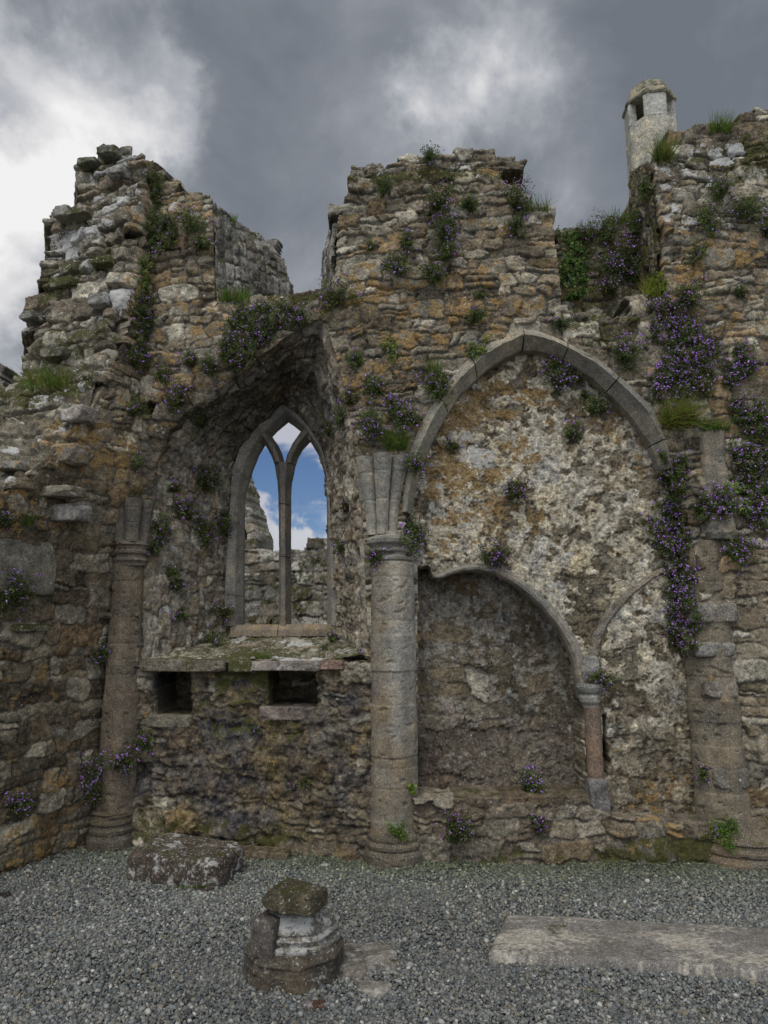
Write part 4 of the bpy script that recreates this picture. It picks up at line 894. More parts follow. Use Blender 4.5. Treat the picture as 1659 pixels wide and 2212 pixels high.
for k in range(8):                       # lantern: solid and open faces alternate
    a0 = TR + k * math.pi / 4 - 0.0; a1 = a0 + math.pi / 4; Rr = tr * .985; ri = tr * .70
    def pt(a, r, z): return (tX + r * math.sin(a), tY - r * math.cos(a), z)
    mid = (a0 + a1) / 2; solid = (k % 2 == 1)
    segs = [(0, 1)] if solid else [(0, .13), (.87, 1)]
    for s0, s1 in segs:
        V = []
        for zz_ in np.linspace(zl0, zl1, 10):
            for f in (s0, s1):
                for r in (Rr, ri):
                    A_ = Vector(pt(a0, r, zz_)); B_ = Vector(pt(a1, r, zz_)); v = A_.lerp(B_, f); V.append(v + mnoise.noise_vector(v * 9) * .006)
        Fc = []
        for i in range(9):
            b = i * 4
            for q in ((0, 2), (2, 3), (3, 1), (1, 0)): Fc.append([b + q[0], b + q[1], b + 4 + q[1], b + 4 + q[0]])
        Fc.append([0, 1, 3, 2]); Fc.append([36, 38, 39, 37])
        build('lantern_pier', V, Fc, M['rubble'], tur, (.40, .39, .35), (.06, .2, .02), smooth=False)
column_part('cap', tX, tY, [(zl1, tr * 1.02), (zl1 + .03, tr * 1.07), (zl1 + .05, tr * 1.0), (zl1 + .16, tr * .90), (zl1 + .26, tr * .74), (zl1 + .33, tr * .50), (zl1 + .36, tr * .2)], tur, (.27, .26, .22), (.14, .28, .28), o8, seed=43, nz_=.012, dz=.012, mat=M['rubble'])

fw = empty('churchyard_wall', (-1.2, 9.5, 0), 'lower mossy rubble wall seen straight through the two window lights', 'wall')
def far_c(col, msk, c): return (col * .45 + col.mean(-1, keepdims=True) * np.array([1.02, 1.0, .95]) * .6) * 1.35, np.stack([.16 + 0 * c['U'], .2 + 0 * c['U'], .26 + .12 * fbm(c['nv'], c['nu'], c['res'], 81, .6)], -1)
FY = lambda X, Z: 9.5 + 0 * X
relief('wall_body', front_surf(FY), [(p.x, p.z) for p in (hit(x, y, FY) for x, y in [(300, 1760), (300, 1160), (470, 1168), (520, 1172), (560, 1177), (600, 1182), (640, 1179), (672, 1174), (705, 1171), (860, 1176), (860, 1760)])], M['rubble'], fw,
       seed=83, res=.014, skirt=.5, rings=3, cfun=far_c, st_kw=dict(hs=(.10, .24), aspect=1.8, amp=.009, joint=.016, gap=.022))
gb = empty('broken_gable', (-3.2, 12.5, 0), 'sloping end of a broken gable with a dark hollow, in the left window light', 'ruin')
GY = lambda X, Z: 12.5 - .25 * (X + 2.9)
relief('wall_body', front_surf(GY), [(p.x, p.z) for p in (hit(x, y, GY) for x, y in [(340, 1500), (340, 930), (440, 925), (498, 985), (512, 1012), (516, 1030), (528, 1052), (531, 1080), (544, 1104), (548, 1132), (558, 1150), (562, 1500)])], M['rubble'], gb,
       seed=85, res=.016, ragged=False, skirt=.7, rings=3, cfun=far_c, holes=[[(p.x, p.z) for p in (hit(x, y, GY) for x, y in [(495, 1180), (495, 1122), (516, 1126), (530, 1142), (534, 1158), (530, 1180)])]], st_kw=dict(hs=(.10, .24), aspect=1.8, amp=.009, joint=.016, gap=.022))
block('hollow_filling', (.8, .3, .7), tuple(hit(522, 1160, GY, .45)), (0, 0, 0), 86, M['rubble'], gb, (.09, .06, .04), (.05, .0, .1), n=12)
g2 = empty('ruin_fragment', (-8.2, 13, 0), 'sliver of another rough wall just showing at the left edge of the picture', 'ruin')
relief('wall_body', front_surf(lambda X, Z: 13 + 0 * X), [(p.x, p.z) for p in (strip(x, y, 13.0) for x, y in [(-120, 1000), (-120, 740), (-20, 765), (-4, 790), (4, 796), (9, 830), (12, 1000)])], M['rubble'], g2, seed=87, res=.02, skirt=.7, rings=3, cfun=far_c)

# ================================================================== GROUND
gr = bpy.data.objects.new
gv = []; gf = []
NG = 60
xs = np.concatenate([np.linspace(-300, -8, 8)[:-1], np.linspace(-8, 8, NG), np.linspace(8, 300, 8)[1:]]); ys = np.concatenate([np.linspace(-300, -6, 8)[:-1], np.linspace(-6, 10, NG), np.linspace(10, 300, 8)[1:]])
X_, Y_ = np.meshgrid(xs, ys); Vg = np.stack([X_, Y_, 0 * X_], -1).reshape(-1, 3); nx = len(xs)
ii, jj_ = np.meshgrid(np.arange(len(ys) - 1), np.arange(nx - 1), indexing='ij')
Fg = np.stack([ii * nx + jj_, ii * nx + jj_ + 1, (ii + 1) * nx + jj_ + 1, (ii + 1) * nx + jj_], -1).reshape(-1, 4)
mg = bpy.data.materials.new('gravel_ground'); mg.use_nodes = True; t = NT(mg.node_tree); mg.node_tree.nodes.clear()
co = mg.node_tree.nodes.new('ShaderNodeTexCoord').outputs['Object']
vo = t.n('ShaderNodeTexVoronoi', None, Vector=co, Scale=62.0); vs = mg.node_tree.nodes.new('ShaderNodeSeparateColor'); mg.node_tree.links.new(vo.outputs['Color'], vs.inputs[0])
gcol = t.mix(vs.outputs[0], (.055, .058, .06), (.20, .205, .20))
sx = mg.node_tree.nodes.new('ShaderNodeSeparateXYZ'); mg.node_tree.links.new(co, sx.inputs[0])
gn = t.n('ShaderNodeTexNoise', None, Vector=co, Scale=3.0, Detail=8.0).outputs[0]
gcol = t.mix(t.ss(sx.outputs[1], 6.4, 6.8), gcol, t.mix(gn, (.03, .05, .012), (.08, .12, .03)))
bp_ = t.n('ShaderNodeBump', None, Strength=.9, Distance=.012, Height=t.math('SUBTRACT', 1.0, vo.outputs['Distance']))
bs = t.n('ShaderNodeBsdfPrincipled', None, Base_Color=gcol, Roughness=.9, Normal=bp_.outputs[0]); o_ = mg.node_tree.nodes.new('ShaderNodeOutputMaterial'); mg.node_tree.links.new(bs.outputs[0], o_.inputs[0])
g0 = build('ground', Vg, Fg, mg, smooth=False); tag(g0, 'grey gravel floor inside the ruin with grass beyond it', 'ground', kind='structure')

def gravel():
    rs = np.random.RandomState(5); ph = (1 + 5 ** .5) / 2
    ico = np.array([(-1, ph, 0), (1, ph, 0), (-1, -ph, 0), (1, -ph, 0), (0, -1, ph), (0, 1, ph), (0, -1, -ph), (0, 1, -ph), (ph, 0, -1), (ph, 0, 1), (-ph, 0, -1), (-ph, 0, 1)], float); ico /= np.linalg.norm(ico[0])
    fi = np.array([(0, 11, 5), (0, 5, 1), (0, 1, 7), (0, 7, 10), (0, 10, 11), (1, 5, 9), (5, 11, 4), (11, 10, 2), (10, 7, 6), (7, 1, 8), (3, 9, 4), (3, 4, 2), (3, 2, 6), (3, 6, 8), (3, 8, 9), (4, 9, 5), (2, 4, 11), (6, 2, 10), (8, 6, 7), (9, 8, 1)])
    N = 120000
    Y = rs.uniform(2.75, 5.75, N * 2); X = rs.uniform(-1, 1, N * 2) * (Y * .62 + .35)
    keep = (X > -3.1) & (Y < YF(X) + .05) & (X < 3.4); X, Y = X[keep][:N], Y[keep][:N]; n = len(X)
    s = rs.lognormal(math.log(.0066), .36, n).clip(.0035, .017)
    dims = np.stack([s * rs.uniform(.8, 1.45, n), s * rs.uniform(.75, 1.1, n), s * rs.uniform(.5, .85, n)], 1)
    q = rs.normal(size=(n, 4)); q[:, 1:3] *= .35; q /= np.linalg.norm(q, axis=1, keepdims=True); w_, x, y, z = q.T
    R = np.stack([1 - 2 * (y * y + z * z), 2 * (x * y - z * w_), 2 * (x * z + y * w_), 2 * (x * y + z * w_), 1 - 2 * (x * x + z * z), 2 * (y * z - x * w_), 2 * (x * z - y * w_), 2 * (y * z + x * w_), 1 - 2 * (x * x + y * y)], 1).reshape(n, 3, 3)
    P = ico[None] * dims[:, None, :] * rs.uniform(.82, 1.18, (n, 12, 1)); P = np.einsum('nij,nkj->nki', R, P)
    und = .006 * np.sin(X * 5.1 + np.sin(Y * 3.3)) * np.sin(Y * 6.7)
    P += np.stack([X, Y, s * .35 + und + rs.uniform(0, .007, n)], 1)[:, None, :]
    F = (fi[None] + 12 * np.arange(n)[:, None, None]).reshape(-1, 3)
    pal = np.array([(.165, .172, .165), (.215, .218, .20), (.11, .118, .118), (.27, .27, .245), (.135, .14, .125), (.20, .175, .13), (.070, .075, .078), (.15, .165, .17), (.42, .41, .38), (.17, .165, .12)])
    pr = np.array([.2, .17, .15, .12, .12, .05, .09, .06, .03, .03]); pr /= pr.sum()
    lf = 1 + .14 * np.sin(X * 2.3 + 1.3 * np.sin(Y * 1.9)) * np.sin(Y * 2.7 + 1.1 * np.sin(X * 1.7)); wallfoot = 1 - .30 * np.exp(-(YF(X) - .12 - Y) / .12).clip(0, 1)   # pebbles darker towards the wall foot
    c = pal[rs.choice(len(pal), n, p=pr)] * rs.uniform(.75, 1.3, (n, 1)) * .9 * (lf * wallfoot)[:, None]; gz = np.exp(-(YF(X) - .1 - Y) / .25).clip(0, 1)[:, None]; c = c * (1 - gz * np.array([.10, .0, .30])); C_ = np.repeat(c, 12, 0)
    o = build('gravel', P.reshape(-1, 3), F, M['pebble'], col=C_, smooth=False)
    tag(o, 'blue-grey crushed stone gravel covering the floor of the ruin', 'gravel', kind='stuff')
gravel()

# ================================================================== LOOSE STONES ON THE GRAVEL
def loose(name, size, px, py, rot, seed, label, cat, col, msk, z=None, group=None, **kw):
    g = ground(px, py); o = block(name, size, (g.x, g.y, size[2] / 2 - .02 if z is None else z), rot, seed, M['rock'], None, col, msk, root=(g.x, g.y, 0), **kw)
    return tag(o, label, cat, group)
loose('stone_block', (.66, .40, .215), 402, 1893, (.02, .03, -.30), 401, 'big squared dark stone with white lichen and moss, lying by the wall under the window', 'stone block', (.085, .066, .050), (.04, .46, .16), z=.085, n=60, power=9, cuts=5, rough=.010, cutd=.90, fine=.004)
# moulded drum
g = ground(636, 2098); dX, dY = g.x, g.y + .0
dY = g.y
drum = empty('column_fragment', (dX, dY, 0), 'moulded grey-white column base fragment standing on an octagonal plinth in the gravel', 'column fragment')
def zd(py): return strip(640, py, dY - .18).z
def o8b(T, Z): return (1 - .8) + .8 * 1.04 * math.cos(math.pi / 8) / np.cos((T - .2) % (math.pi / 4) - math.pi / 8)
def drum_cross(T, Z):
    a = (T + math.pi) % (2 * math.pi) - math.pi
    return (1 - .5) + .5 * 1.04 * math.cos(math.pi / 6) / np.cos((T - .55) % (math.pi / 3) - math.pi / 6)
def ppm(py): return (strip(740, py, dY).x - strip(640, py, dY).x) / 100.0
k_ = ppm(2050)
column_part('plinth', dX, dY, [(-.05, 104 * k_), (.07, 105 * k_), (.095, 103 * k_), (.112, 107 * k_), (.120, 103 * k_), (.142, 95 * k_), (.148, 80 * k_)], drum, (.08, .07, .058), (.02, .30, .08), o8b, seed=51, nz_=.004, dz=.005, mat=M['rock'])
column_part('moulded_drum', dX + .012, dY + .01, [(.14 + (z - .15) * .56, r_ * k_) for z, r_ in ((.150, 92), (.18, 94), (.195, 92), (.203, 82), (.215, 83), (.245, 89), (.262, 86), (.270, 78), (.29, 81), (.33, 80), (.37, 76), (.405, 74), (.415, 66))],
            drum, (.165, .155, .14), (.02, .60, .04), drum_cross, seed=52, nz_=.005, dz=.004, mat=M['rock'])
block('squared_fillet', (.115, .13, .165), (dX - .102, dY - .115, .205), (0, 0, -.42), 53, M['rock'], drum, (.085, .075, .065), (.02, .24, .02), n=30, power=22, cuts=1, rough=.003, cutd=.96, fine=.002)
block('broken_end', (.12, .18, .14), (dX - .08, dY + .06, .24), (0, 0, .3), 54, M['rock'], drum, (.14, .125, .11), (.02, .16, .02), n=20, power=6, cuts=4, rough=.006, cutd=.85)
def hull_rock(name, pts, seed, col, msk, root, rough=.004, lv=5):
    import bmesh as _b
    bm = _b.new()
    for p in pts: bm.verts.new(p)
    _b.ops.convex_hull(bm, input=bm.verts)
    for v in [v for v in bm.verts if not v.link_faces]: bm.verts.remove(v)
    _b.ops.triangulate(bm, faces=bm.faces)
    for _ in range(lv): _b.ops.subdivide_edges(bm, edges=bm.edges, cuts=1, use_grid_fill=True)
    for v in bm.verts: v.tag = False
    sm = {v: sum((e.other_vert(v).co for e in v.link_edges), Vector()) / len(v.link_edges) for v in bm.verts}
    for v in bm.verts: v.co = v.co.lerp(sm[v], .7)
    bm.verts.ensure_lookup_table(); bm.verts.index_update()
    V = []; nn = []
    for v in bm.verts:
        o = v.co * 1.0 + Vector((seed, 0, 0)); a = mnoise.fractal(o * 9, 1.0, 2.0, 4); b = mnoise.noise(o * 40); c_ = mnoise.fractal(Vector((o.x * 14, o.y * 14, o.z * 40)), 1, 2, 3)
        V.append(v.co + v.normal * (a * rough * 2.2 + b * rough * .5 + c_ * rough * .8)); nn.append(a)
    F = [[v.index for v in f.verts] for f in bm.faces]; bm.free(); nn = np.array(nn)
    return build(name, V, F, M['rock'], None, np.clip(np.array(col)[None] * (1 + .5 * nn[:, None]), .01, .8), np.tile(np.array(msk, float), (len(V), 1)), root=root)
zc0 = .280
def cp(px, py, dy): p = strip(px, py, dY + dy); return (p.x, p.y, max(p.z, zc0))
cs = hull_rock('cap_stone', [cp(563, 1946, -.10), cp(570, 1962, -.14), cp(612, 1976, -.19), cp(665, 1980, -.20), cp(688, 1972, -.16), cp(707, 1950, -.02), cp(707, 1918, .0), cp(690, 1913, -.04), cp(672, 1930, -.185), cp(630, 1926, -.19), cp(585, 1928, -.15),
    cp(622, 1897, -.02), cp(602, 1906, -.04), cp(648, 1903, .04), cp(575, 1926, .0), cp(690, 1922, .10), (dX - .12, dY + .08, zc0), (dX + .12, dY + .10, zc0)], 3, (.080, .068, .042), (.10, .28, .16), (dX, dY, .305))
tag(cs, 'rough brown angular stone resting on top of the moulded column fragment', 'stone')
loose('flat_slab', (.30, .26, .06), 792, 2076, (0, 0, .1), 410, 'flat whitish weathered slab half buried in gravel right beside the column fragment', 'slab', (.19, .175, .15), (.03, .45, .02), z=.005, n=36, power=9, cuts=5, rough=.008, cutd=.85)
loose('flat_slab', (.10, .16, .05), 772, 2106, (0, 0, -.3), 411, 'narrow grey stone chip between the column fragment and the pale slab', 'slab', (.17, .15, .13), (.02, .3, .05), z=.002, n=20, power=5, cuts=6, rough=.008, cutd=.8)
loose('flat_slab', (.16, .11, .05), 810, 2142, (0, .05, -.2), 412, 'small pointed pale stone piece in the gravel below the whitish slab', 'slab', (.30, .28, .24), (.02, .35, .0), z=.004, n=22, power=5, cuts=7, rough=.008, cutd=.72)
loose('stone_fragment', (.07, .05, .05), 690, 2177, (.2, .3, .5), 413, 'little reddish-brown broken stone in the gravel below the column fragment', 'stone', (.11, .062, .045), (.1, .2, .0), n=12, cuts=7, power=4, cutd=.7)
loose('stone_fragment', (.08, .04, .035), 664, 2172, (0, 0, .2), 414, 'small pinkish-grey stone beside the little reddish one at the bottom', 'stone', (.22, .18, .17), (0, .3, 0), n=12, cuts=7, power=4, cutd=.7)
for k, (x, y, sx_, sy_, sz_, lb) in enumerate([(500, 1847, .16, .12, .07, 'brown flat stone nearest the big block in the small row at the wall foot'), (530, 1850, .13, .12, .07, 'middle brown stone of the small row at the wall foot under the window'),
        (563, 1852, .16, .12, .06, 'long brown stone second from the right in the row at the wall foot'), (600, 1855, .18, .12, .06, 'rightmost brown stone of the row at the wall foot under the window')]):
    loose('footing_stone', (sx_, sy_, sz_), x, y, (0, 0, -.15), 420 + k, lb, 'stone', (.16, .125, .085), (.08, .1, .25), group='small stones in a row at the wall foot', n=18, cuts=5, power=5, cutd=.8, z=.03)
loose('stone_fragment', (.06, .04, .03), 703, 1870, (0, 0, .3), 430, 'single white pebble lying at the wall foot just left of the middle column', 'stone', (.45, .43, .38), (0, .5, 0), n=10, cuts=5, power=4)
loose('stone_fragment', (.10, .05, .05), 4, 1938, (0, 0, .1), 431, 'dark stone tip in the gravel at the left edge of the picture', 'stone', (.05, .04, .04), (0, 0, 0), n=12, cuts=5, power=4)
# grave slab
def slab_mesh():
    cs_ = [ground(1056, 2066, .03), ground(1700, 2106, .03), ground(1720, 2012, .03), ground(1240, 1981, .03), ground(1096, 1983, .03)]
    cs_[1] = ground(1860, 2120, .03); cs_[2] = ground(1880, 2024, .03)
    a, b, c, d = cs_[0], cs_[1], cs_[2], cs_[4]; nu_, nv_ = 230, 90; V = []
    for j in range(nv_ + 1):
        for i in range(nu_ + 1):
            p = a.lerp(b, i / nu_).lerp(d.lerp(c, i / nu_), j / nv_); e = min(i / 3, (nu_ - i) / 3, j / 3, (nv_ - j) / 3, 1)
            n_ = mnoise.fractal(Vector((p.x * 5, p.y * 5, 3)), 1, 2, 4); n2_ = mnoise.noise(Vector((p.x * 60, p.y * 60, 1)))
            ex = mnoise.noise(Vector((p.x * 9, p.y * 9, 7))) * .012 * (1 - e)
            V.append((p.x + ex, p.y + ex, .055 + .004 * n_ + .0015 * n2_ - .010 * (1 - e)))
    F = [[j * (nu_ + 1) + i, j * (nu_ + 1) + i + 1, (j + 1) * (nu_ + 1) + i + 1, (j + 1) * (nu_ + 1) + i] for j in range(nv_) for i in range(nu_)]
    ring = [i for i in range(nu_ + 1)] + [j * (nu_ + 1) + nu_ for j in range(1, nv_ + 1)] + [nv_ * (nu_ + 1) + i for i in range(nu_ - 1, -1, -1)] + [j * (nu_ + 1) for j in range(nv_ - 1, 0, -1)]
    n0 = len(V); V += [(V[r][0], V[r][1], -.06) for r in ring]; m = len(ring)
    for k in range(m): F.append([ring[k], n0 + k, n0 + (k + 1) % m, ring[(k + 1) % m]])
    V = np.array(V); cn = np.array([mnoise.fractal(Vector((v[0] * 2.2, v[1] * 5, 9)), 1, 2, 6) for v in V]); c2 = np.array([mnoise.fractal(Vector((v[0] * 16, v[1] * 34, 4)), 1, 2, 4) for v in V])
    c3 = np.array([mnoise.noise(Vector((v[0] * 45, v[1] * 80, 2))) for v in V]); k_ = sstep(cn * .6 + .5 * c2 + .45 * c3 + .22 * (V[:, 0] - .7), -.16, .12)[:, None]
    col = np.array([.33, .30, .25]) * (1 - k_) + np.array([.15, .14, .125]) * k_; col = col * (1 + .16 * c2[:, None])
    o = build('grave_slab', V, F, M['dressed'], None, np.clip(col, .02, .8), np.tile([.0, .12, .0], (len(V), 1)), root=tuple(ground(1400, 2040)))
    tag(o, 'long flat pale grave slab set level with the gravel at the lower right', 'grave slab')
slab_mesh()

# ================================================================== PLANTS
bpy.context.view_layer.update()
DG = bpy.context.evaluated_depsgraph_get()
def cast(px, py):
    d = ray(px, py).normalized(); ok, loc, nrm, _, ob, _ = C.ray_cast(DG, Vector((0, 0, EYE)), d)
    if not ok or loc.length > 9: return None
    if nrm.dot(d) > 0: nrm = -nrm
    n_ = Vector((nrm.x * .6, nrm.y * .6 - .5, nrm.z * .4)).normalized()
    return loc, n_
LEAFC = np.array([(.10, .16, .042), (.15, .21, .06), (.18, .225, .08), (.075, .12, .038), (.20, .195, .09)])
PURP = np.array([(.48, .22, .74), (.40, .18, .66), (.56, .32, .80), (.32, .14, .52)])
def sprigs(roots, R, n, rs, leaf=(.0125, .0048), nl=24, nflow=1.5, up=.55, dens_flow=1.0, droop=0.0, fsz=.0052, brown=.0):
    """leafy stems with small purple flowers on their ends; returns quads for leaves and for blossoms"""
    L, LC, B, BC = [], [], [], []
    for k in range(n):
        o, nn = roots[rs.randint(len(roots))]
        o = np.array(o); nn = np.array(nn)
        d = nn * .75 + rs.normal(0, .55, 3) + np.array([0, 0, up - droop]); d /= np.linalg.norm(d)
        ln = R * rs.uniform(.55, 1.1); tone = rs.uniform(.65, 1.25); base_c = LEAFC[rs.randint(len(LEAFC))] if rs.rand() > brown else np.array([.085, .06, .035])
        t = np.linspace(.12, 1, nl) + rs.normal(0, .02, nl)
        P = o + np.outer(t, d) * ln + np.array([0, 0, 1]) * (t ** 2)[:, None] * ln * (.18 - .5 * droop) + rs.normal(0, .004 + R * .05, (nl, 3))
        a = rs.normal(size=(nl, 3)) + d * .9; a /= np.linalg.norm(a, axis=1, keepdims=True)
        b = np.cross(a, rs.normal(size=(nl, 3))); b /= np.linalg.norm(b, axis=1, keepdims=True)
        l_ = leaf[0] * rs.uniform(.6, 1.3, (nl, 1)); w_ = leaf[1] * rs.uniform(.7, 1.3, (nl, 1))
        L.append(np.stack([P - b * w_ * .5, P + a * l_ * .6 - b * w_, P + a * l_ * 1.2 + b * w_ * .2, P + a * l_ * .6 + b * w_], 1))
        LC.append(np.repeat(base_c[None] * tone * rs.uniform(.75, 1.25, (nl, 1)), 4, 0))
        sd_ = np.cross(d, rs.normal(size=3)); sd_ /= np.linalg.norm(sd_); e = o + d * ln                       # stem
        L.append(np.stack([o - sd_ * .0008, o + sd_ * .0008, e + sd_ * .0006, e - sd_ * .0006])[None]); LC.append(np.repeat(np.array([[.07, .06, .03]]), 4, 0))
        m = rs.poisson(nflow) if rs.rand() < dens_flow else 0
        for _ in range(m):
            c = P[-1] + d * .004 + rs.normal(0, .0075, 3); f = nn * .7 + rs.normal(0, .5, 3) + np.array([0, -.3, .25]); f /= np.linalg.norm(f)
            u = np.cross(f, rs.normal(size=3)); u /= np.linalg.norm(u); v = np.cross(f, u); s_ = fsz * rs.uniform(.7, 1.3)
            col = PURP[rs.randint(len(PURP))] * rs.uniform(.8, 1.25)
            for ang in (0, .785):
                uu = u * math.cos(ang) + v * math.sin(ang); vv = v * math.cos(ang) - u * math.sin(ang)
                B.append(np.stack([c + uu * s_, c + vv * s_ + f * .0012, c - uu * s_, c - vv * s_ + f * .0012])[None] + f * ang * .001); BC.append(np.repeat(col[None], 4, 0))
    return L, LC, B, BC
def quads(name, L, LC, mat, parent=None, root=None):
    V = np.concatenate(L).reshape(-1, 3); F = np.arange(len(V)).reshape(-1, 4)
    return build(name, V, F, mat, parent, np.clip(np.concatenate(LC), 0, .9), smooth=False, root=root)
GRP = 'purple-flowered plants rooted in the ruin'
def flowers(px, py, r, label, n=34, poly=None, dens=.8, seed=None, up=.55, droop=0.0, brown=.05, R=None, name='flowering_tuft'):
    seed = seed or int(px * 7 + py * 13); rs = np.random.RandomState(seed % 100000)
    roots = []
    if poly:
        xs_ = [p[0] for p in poly]; ys_ = [p[1] for p in poly]; cnt = 0
        while len(roots) < n // 4 and cnt < n * 6:
            cnt += 1; x, y = rs.uniform(min(xs_), max(xs_)), rs.uniform(min(ys_), max(ys_))
            if not inpoly(np.array([[x]]), np.array([[y]]), poly)[0, 0]: continue
            h = cast(x, y)
            if h: roots.append((tuple(h[0]), tuple(h[1])))
        RR = R or .075
    else:
        h = cast(px, py + r * .25)
        if not h: return
        RR = r / FPX * h[0].length * 1.22
        for _ in range(8):
            q = cast(px + rs.normal(0, r * .28), py + r * .25 + rs.normal(0, r * .28))
            if q and (q[0] - h[0]).length < RR * 1.5: roots.append((tuple(q[0]), tuple(q[1])))
        roots.append((tuple(h[0]), tuple(h[1])))
    if not roots: return
    L, LC, B, BC = sprigs(roots, RR, n, rs, up=up, dens_flow=dens, droop=droop, brown=brown)
    c = Vector(roots[-1][0]); o = empty(name, c, label, 'flowers', GRP)
    quads('leaves', L, LC, M['leaf'], o)
    if B: quads('blossoms', B, BC, M['petal'], o)
    return o
def grass(px, py, r, label, n=70, wpx=None, tone=(.13, .22, .035), hang=0.0, dry=.1, ln=None):
    rs = np.random.RandomState(int(px * 3 + py * 17) % 99999); V, Cc = [], []; w_ = wpx or r * .6; first = None
    for k in range(int(n * 1.5)):
        h = cast(px + rs.uniform(-w_, w_), py + rs.normal(0, r * .12))
        if not h: continue
        if first is None: first = h[0].copy()
        if (h[0] - first).length > .30: continue
        b = np.array(h[0]); nn = np.array(h[1]); l = (ln or r / FPX * h[0].length * 1.35) * rs.uniform(.5, 1.1)
        d = nn * .35 + rs.normal(0, .38, 3) + np.array([0, 0, 1.0 - hang]); d /= np.linalg.norm(d); sd_ = np.cross(d, rs.normal(size=3)); sd_ /= np.linalg.norm(sd_)
        cc = (np.array([.30, .22, .09]) if rs.rand() < dry else np.array(tone)) * rs.uniform(.6, 1.35); w0 = .0030; prev = b; ww = w0; g_ = nn * .5 + np.array([0, 0, -.55 - hang])
        for s_ in range(4):
            nx_ = prev + d * l / 4; d = d + g_ * .22; d /= np.linalg.norm(d); w1 = w0 * (1 - (s_ + 1) / 4.3)
            V.append(np.stack([prev - sd_ * ww, prev + sd_ * ww, nx_ + sd_ * w1, nx_ - sd_ * w1])[None]); Cc.append(np.repeat(cc[None], 4, 0)); prev, ww = nx_, w1
    if not V: return
    o = quads('grass_tuft', V, Cc, M['leaf'], root=tuple(first)); return tag(o, label, 'grass tuft', 'grass tufts growing on the ruin')
def leafy(px, py, r, label, n=26, poly=None, leaf=(.013, .008), tone=None, name='leafy_weed', cat='weed', dens=.05, R=None, nl=12):
    rs = np.random.RandomState(int(px * 5 + py * 11) % 99999); roots = []
    pts = [(px + rs.normal(0, r * .4), py + rs.normal(0, r * .45)) for _ in range(10)] if not poly else []
    if poly:
        xs_ = [p[0] for p in poly]; ys_ = [p[1] for p in poly]
        while len(pts) < n // 2:
            x, y = rs.uniform(min(xs_), max(xs_)), rs.uniform(min(ys_), max(ys_))
            if inpoly(np.array([[x]]), np.array([[y]]), poly)[0, 0]: pts.append((x, y))
    for x, y in pts:
        h = cast(x, y)
        if h: roots.append((tuple(h[0]), tuple(h[1])))
    if not roots: return
    L, LC, B, BC = sprigs(roots, R or r / FPX * 5.3 * .7, n, rs, leaf=leaf, nl=nl, dens_flow=dens, up=.2)
    if tone is not None: LC = [c * np.array(tone) for c in LC]
    o = empty(name, Vector(roots[0][0]), label, cat, 'leafy green plants on the ruin'); quads('leaves', L, LC, M['leaf'], o)
    if B: quads('blossoms', B, BC, M['petal'], o)
    return o
